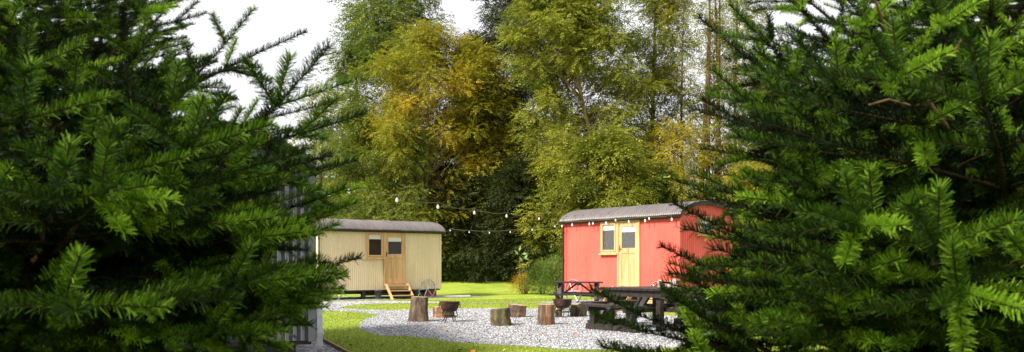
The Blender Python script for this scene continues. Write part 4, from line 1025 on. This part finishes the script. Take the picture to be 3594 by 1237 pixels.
def bough_mesh(seed, years=10, wide=1.0):
    segs, r, Lmain = grow_bough(seed, years, .175, wide)
    A = np.array([s[0] for s in segs]); B = np.array([s[1] for s in segs]); age = np.array([s[2] for s in segs]); od = np.array([s[3] for s in segs])
    # twigs: 4-sided tubes
    D = B - A; Fm = frames(D, np.tile([0, 0, 1.0], (len(A), 1)))
    r0 = .0016 + .0013 * age + np.where(od == 0, .0012 * age, 0); r1 = .0016 + .0013 * np.maximum(age - 1, 0) + np.where(od == 0, .0012 * np.maximum(age - 1, 0), 0)
    ang = np.arange(5) * 2 * math.pi / 5; ring = np.stack([np.zeros(5), np.cos(ang), np.sin(ang)], -1)
    Va = A[:, None] + np.einsum('nij,kj->nki', Fm, ring) * r0[:, None, None]; Vb = B[:, None] + np.einsum('nij,kj->nki', Fm, ring) * r1[:, None, None]
    Vt = np.concatenate([Va, Vb], 1).reshape(-1, 3); n = len(A)
    q = np.array([[k, (k + 1) % 5, 5 + (k + 1) % 5, 5 + k] for k in range(5)]); Ft = (q[None] + 10 * np.arange(n)[:, None, None]).reshape(-1, 4)
    # needles
    keep = np.where((age <= 4) & ((od > 0) | (age <= 3)))[0]; N = len(keep); pk = r.integers(0, 6, N)
    Ls = np.linalg.norm(D[keep], axis=1); TT = np.stack(TPL)[pk]; sc = np.ones((N, 1, 3)); sc[:, 0, 0] = Ls / .12
    k4 = TT.shape[1]
    # stretch positions along x only by segment length (root points), keep needle length
    TT = TT.copy(); roots = (TT.reshape(N, -1, 4, 3)[:, :, :2].mean(2)); off = TT.reshape(N, -1, 4, 3) - roots[:, :, None]
    roots = roots * sc; sz = np.where(age[keep] >= 3, .85, 1.0)[:, None, None, None]
    Q = (off * sz + roots[:, :, None]).reshape(N, k4, 3)
    Vn = (A[keep][:, None] + np.einsum('nij,nkj->nki', Fm[keep], Q)).reshape(-1, 3)
    nn = k4 // 4
    v = np.repeat(np.array([.78, .30, .16, .10, .06])[age[keep]] + r.normal(0, .10, N) + np.where(age[keep] == 0, r.uniform(-.32, .14, N), 0), nn) + r.normal(0, .10, N * nn)  # paler new growth; older needles painted near black as shade inside the bough
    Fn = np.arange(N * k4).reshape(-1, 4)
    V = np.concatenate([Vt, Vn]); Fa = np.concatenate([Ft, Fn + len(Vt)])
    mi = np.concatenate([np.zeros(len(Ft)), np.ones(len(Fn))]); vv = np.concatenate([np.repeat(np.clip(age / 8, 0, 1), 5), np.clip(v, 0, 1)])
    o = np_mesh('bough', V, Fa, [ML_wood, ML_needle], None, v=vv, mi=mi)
    return o, len(segs), Lmain
BM = []
for i, (yrs, wd) in enumerate(((9, 1), (9, 1), (8, 1), (10, 1), (7, 1), (6, 1), (9, .38), (8, .30), (10, .25))):
    o, n, Lx = bough_mesh(300 + i, yrs, wd); print('bough', yrs, n, Lx, len(o.data.polygons))
    BM.append((o.data, Lx)); bpy.data.objects.remove(o)
def place_bough(root, P0, P1, up, kind):
    """P0 root point on the trunk, P1 tip, both in tree-local coordinates"""
    me, Lx = BM[kind]; x = Vector(P1) - Vector(P0); s = x.length / Lx; x.normalize()
    z = Vector(up) - x * Vector(up).dot(x); z.normalize(); y = z.cross(x)
    M = Matrix(((x.x * s, y.x * s, z.x * s, P0[0]), (x.y * s, y.y * s, z.y * s, P0[1]), (x.z * s, y.z * s, z.z * s, P0[2]), (0, 0, 0, 1)))
    o = bpy.data.objects.new('bough', me); COL.objects.link(o); o.parent = root; o.matrix_local = M
    return o
def spruce(label, x, y, H, reach, seed, heroes=(), top=None, cone=1.0, zlo=.15, step=.24, per=6, avoid=None):
    r = random.Random(seed); root = empty('spruce_tree', (x, y, G(x, y)), 0, label, 'spruce tree', 'young spruces framing the view')
    t = MB(); t.tube([(.02 * math.sin(i), .02 * math.cos(i * 1.3), H * i / 12) for i in range(13)], [.075 * H / 5 * (1 - i / 12.6) + .006 for i in range(13)], 10); t.build('trunk', M_twig, root, smooth=True)
    cnt = 0; z = zlo; a0 = r.uniform(0, 6)
    for (P1, pitch, kind, roll) in heroes:
        P1 = Vector(P1) - Vector((x, y, G(x, y))); rh = math.hypot(P1.x, P1.y); P0 = (0, 0, max(.1, P1.z - rh * math.tan(R(pitch))))
        place_bough(root, P0, P1, (-P1.y / rh * math.sin(R(roll)), P1.x / rh * math.sin(R(roll)), 1), kind); cnt += 1
    while z < H - .25 and cnt < 98:
        f = 1 - z / H; l = reach * f ** .8 * cone; a0 += 2.4
        for k in range(per):
            if cnt >= 98: break
            a = a0 + 2 * math.pi * k / per + r.uniform(-.25, .25); ln = l * r.uniform(.72, 1.08)
            pit = R(4 + 34 * (z / H) + r.uniform(-6, 9)); z1 = z + r.uniform(-.06, .06)
            P1 = Vector((ln * math.cos(a) * math.cos(pit), ln * math.sin(a) * math.cos(pit), z1 + ln * math.sin(pit)))
            if avoid and avoid(P1 + Vector((x, y, 0))): continue
            kind = r.choice((0, 1, 2, 3)) if ln > 1.15 else (r.choice((2, 4)) if ln > .7 else 5)
            place_bough(root, (0, 0, z1), P1, (r.uniform(-.15, .15), r.uniform(-.15, .15), 1), kind); cnt += 1
        z += step * (1 if z < 2.4 else 1.35)
    return root
def TP(x, y, Y): return ((x - CX) / F * Y, Y, EYE - (y - HY) / F * Y)
# branch tips are kept out of the open middle of the view by the clearing itself
def avoidL(p): return p.y < .9 or (p.x / p.y > -.27 - (.06 if p.z > 1.9 else 0)) or (p.z > EYE + p.y * .245 and p.x / p.y > -.36)
def avoidR(p): return p.y < .9 or (p.x / p.y < .40)
HL = [(TP(1155, 165, 2.5), 26, 2, 0), (TP(893, 30, 3.0), 30, 6, 10), (TP(560, -60, 2.8), 32, 1, 0), (TP(300, -80, 2.6), 30, 0, 0), (TP(700, -90, 3.3), 34, 2, 0), (TP(100, 60, 2.3), 24, 2, 0), (TP(1075, 112, 3.3), 16, 7, 0), (TP(1255, 565, 3.2), 4, 8, 0), (TP(1250, 712, 3.1), 8, 6, 0),
      (TP(1265, 905, 2.9), 8, 7, 0), (TP(1150, 365, 3.4), 8, 7, 0), (TP(1160, 430, 3.0), 3, 8, 0), (TP(1130, 1010, 2.7), -2, 3, 0), (TP(1060, 1100, 2.8), -4, 0, 0), (TP(1180, 940, 3.2), 2, 7, 0),
      (TP(980, 940, 2.3), 6, 2, 0), (TP(800, 330, 2.2), 20, 2, 0), (TP(700, 280, 2.4), 18, 1, 0), (TP(430, 470, 2.0), 12, 2, 0), (TP(420, 640, 1.9), 8, 1, 0), (TP(240, 580, 1.8), 6, 2, 0), (TP(90, 250, 1.9), 10, 2, 0),
      (TP(900, 1180, 2.3), -6, 2, 0), (TP(640, 640, 2.2), 6, 0, 0), (TP(1010, 620, 2.7), 4, 6, 0), (TP(960, 790, 2.9), 4, 6, 0), (TP(270, 1090, 1.7), -6, 2, 0), (TP(1060, 800, 3.3), 2, 7, 0), (TP(1000, 1230, 2.8), -8, 1, 0),
      (TP(1215, 960, 3.0), 2, 2, 0), (TP(1100, 520, 3.0), 8, 1, 0), (TP(1020, 450, 3.1), 10, 0, 0), (TP(940, 400, 2.9), 14, 2, 0), (TP(960, 1130, 3.0), -4, 6, 0)]
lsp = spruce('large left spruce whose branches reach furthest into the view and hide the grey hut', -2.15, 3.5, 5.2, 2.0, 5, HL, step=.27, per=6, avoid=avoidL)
spruce('taller shadowy spruce behind the large left one, filling the upper left corner', -4.1, 6.6, 7.5, 2.7, 6, (), cone=1.0, step=.34, per=7, avoid=lambda p: p.x / p.y > -.29 - (.05 if p.z > 2.6 else 0), zlo=.3)
HR = [(TP(2499, 245, 2.9), 22, 6, 0), (TP(2462, 350, 3.0), 14, 7, 0), (TP(2375, 637, 3.2), 4, 8, 0), (TP(2362, 715, 2.9), 14, 7, 0), (TP(2318, 865, 2.9), 14, 7, 0), (TP(2420, 975, 2.9), 18, 8, 0),
      (TP(2320, 1007, 2.5), 20, 8, 0), (TP(2075, 1015, 2.5), 16, 8, 0), (TP(2090, 1110, 2.4), 8, 8, 0), (TP(2110, 1215, 2.3), 6, 8, 0), (TP(2450, 60, 3.1), 24, 7, 0), (TP(2560, 15, 2.9), 26, 6, 0),
      (TP(2720, 560, 2.5), 12, 2, 0), (TP(2700, 690, 2.9), 6, 2, 0), (TP(2760, 800, 2.7), 6, 0, 0), (TP(2740, 900, 3.0), 4, 2, 0), (TP(2560, 520, 3.2), 8, 6, 0), (TP(2640, 860, 3.1), 6, 7, 0), (TP(2660, 960, 2.8), 8, 6, 0),
      (TP(2920, 640, 2.1), 14, 2, 0), (TP(2880, 750, 2.0), 8, 1, 0), (TP(3190, 720, 1.9), 12, 2, 0), (TP(2830, 870, 2.1), 8, 2, 0), (TP(2760, 1010, 2.2), 6, 2, 0), (TP(2700, 1120, 2.1), -2, 6, 0),
      (TP(2690, 280, 2.5), 16, 6, 0), (TP(2640, 400, 2.8), 10, 2, 0), (TP(2800, 140, 2.4), 20, 2, 0), (TP(3060, 130, 2.1), 20, 1, 0), (TP(3400, 130, 1.9), 16, 2, 0), (TP(2600, 600, 3.3), 6, 7, 0), (TP(3300, 1080, 1.8), -4, 1, 0), (TP(2540, 440, 3.2), 8, 6, 0),
      (TP(2800, 1200, 2.2), -6, 2, 0), (TP(2680, 1060, 2.7), 0, 2, 0), (TP(2640, 170, 2.9), 16, 2, 0),
      (TP(2585, 60, 3.2), 22, 0, 0), (TP(2575, 190, 3.3), 16, 1, 0), (TP(2560, 320, 3.3), 12, 1, 0), (TP(2700, -60, 3.0), 30, 1, 0), (TP(2950, -40, 2.6), 30, 1, 0), (TP(3250, -60, 2.4), 30, 1, 0), (TP(2640, -150, 3.4), 30, 0, 0), (TP(2850, -150, 3.4), 34, 0, 0), (TP(3100, -200, 3.2), 36, 1, 0), (TP(3450, -150, 2.5), 30, 2, 0), (TP(2200, 1237, 2.5), 2, 7, 0), (TP(2400, 1260, 2.3), 0, 6, 0)]
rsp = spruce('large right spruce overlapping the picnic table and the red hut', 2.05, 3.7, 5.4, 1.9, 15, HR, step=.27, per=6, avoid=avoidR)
spruce('spruce behind the large right one, filling the upper right corner', 4.0, 6.6, 7.5, 2.3, 16, (), step=.34, per=7, avoid=lambda p: p.x / p.y < .40, zlo=.3)

def bare(root, pts, r0, r1, Y0, Y1):
    o = root.location; n = len(pts); P = [Vector(TP(x, y, Y0 + (Y1 - Y0) * i / (n - 1))) - o for i, (x, y) in enumerate(pts)]
    MB().tube(P, [r0 + (r1 - r0) * i / (n - 1) for i in range(n)], 8).build('bare_branch', M_twig, root, smooth=True)
bare(rsp, [(3440, 660), (3340, 470), (3245, 340), (3170, 240), (3125, 150), (3085, 40), (3050, -60)], .0085, .003, 2.75, 2.15)
bare(rsp, [(3262, 362), (3200, 372), (3120, 350), (3050, 368)], .005, .0025, 2.52, 2.3)
bare(rsp, [(3262, 362), (3290, 300), (3330, 220), (3380, 130)], .005, .0025, 2.52, 2.3)
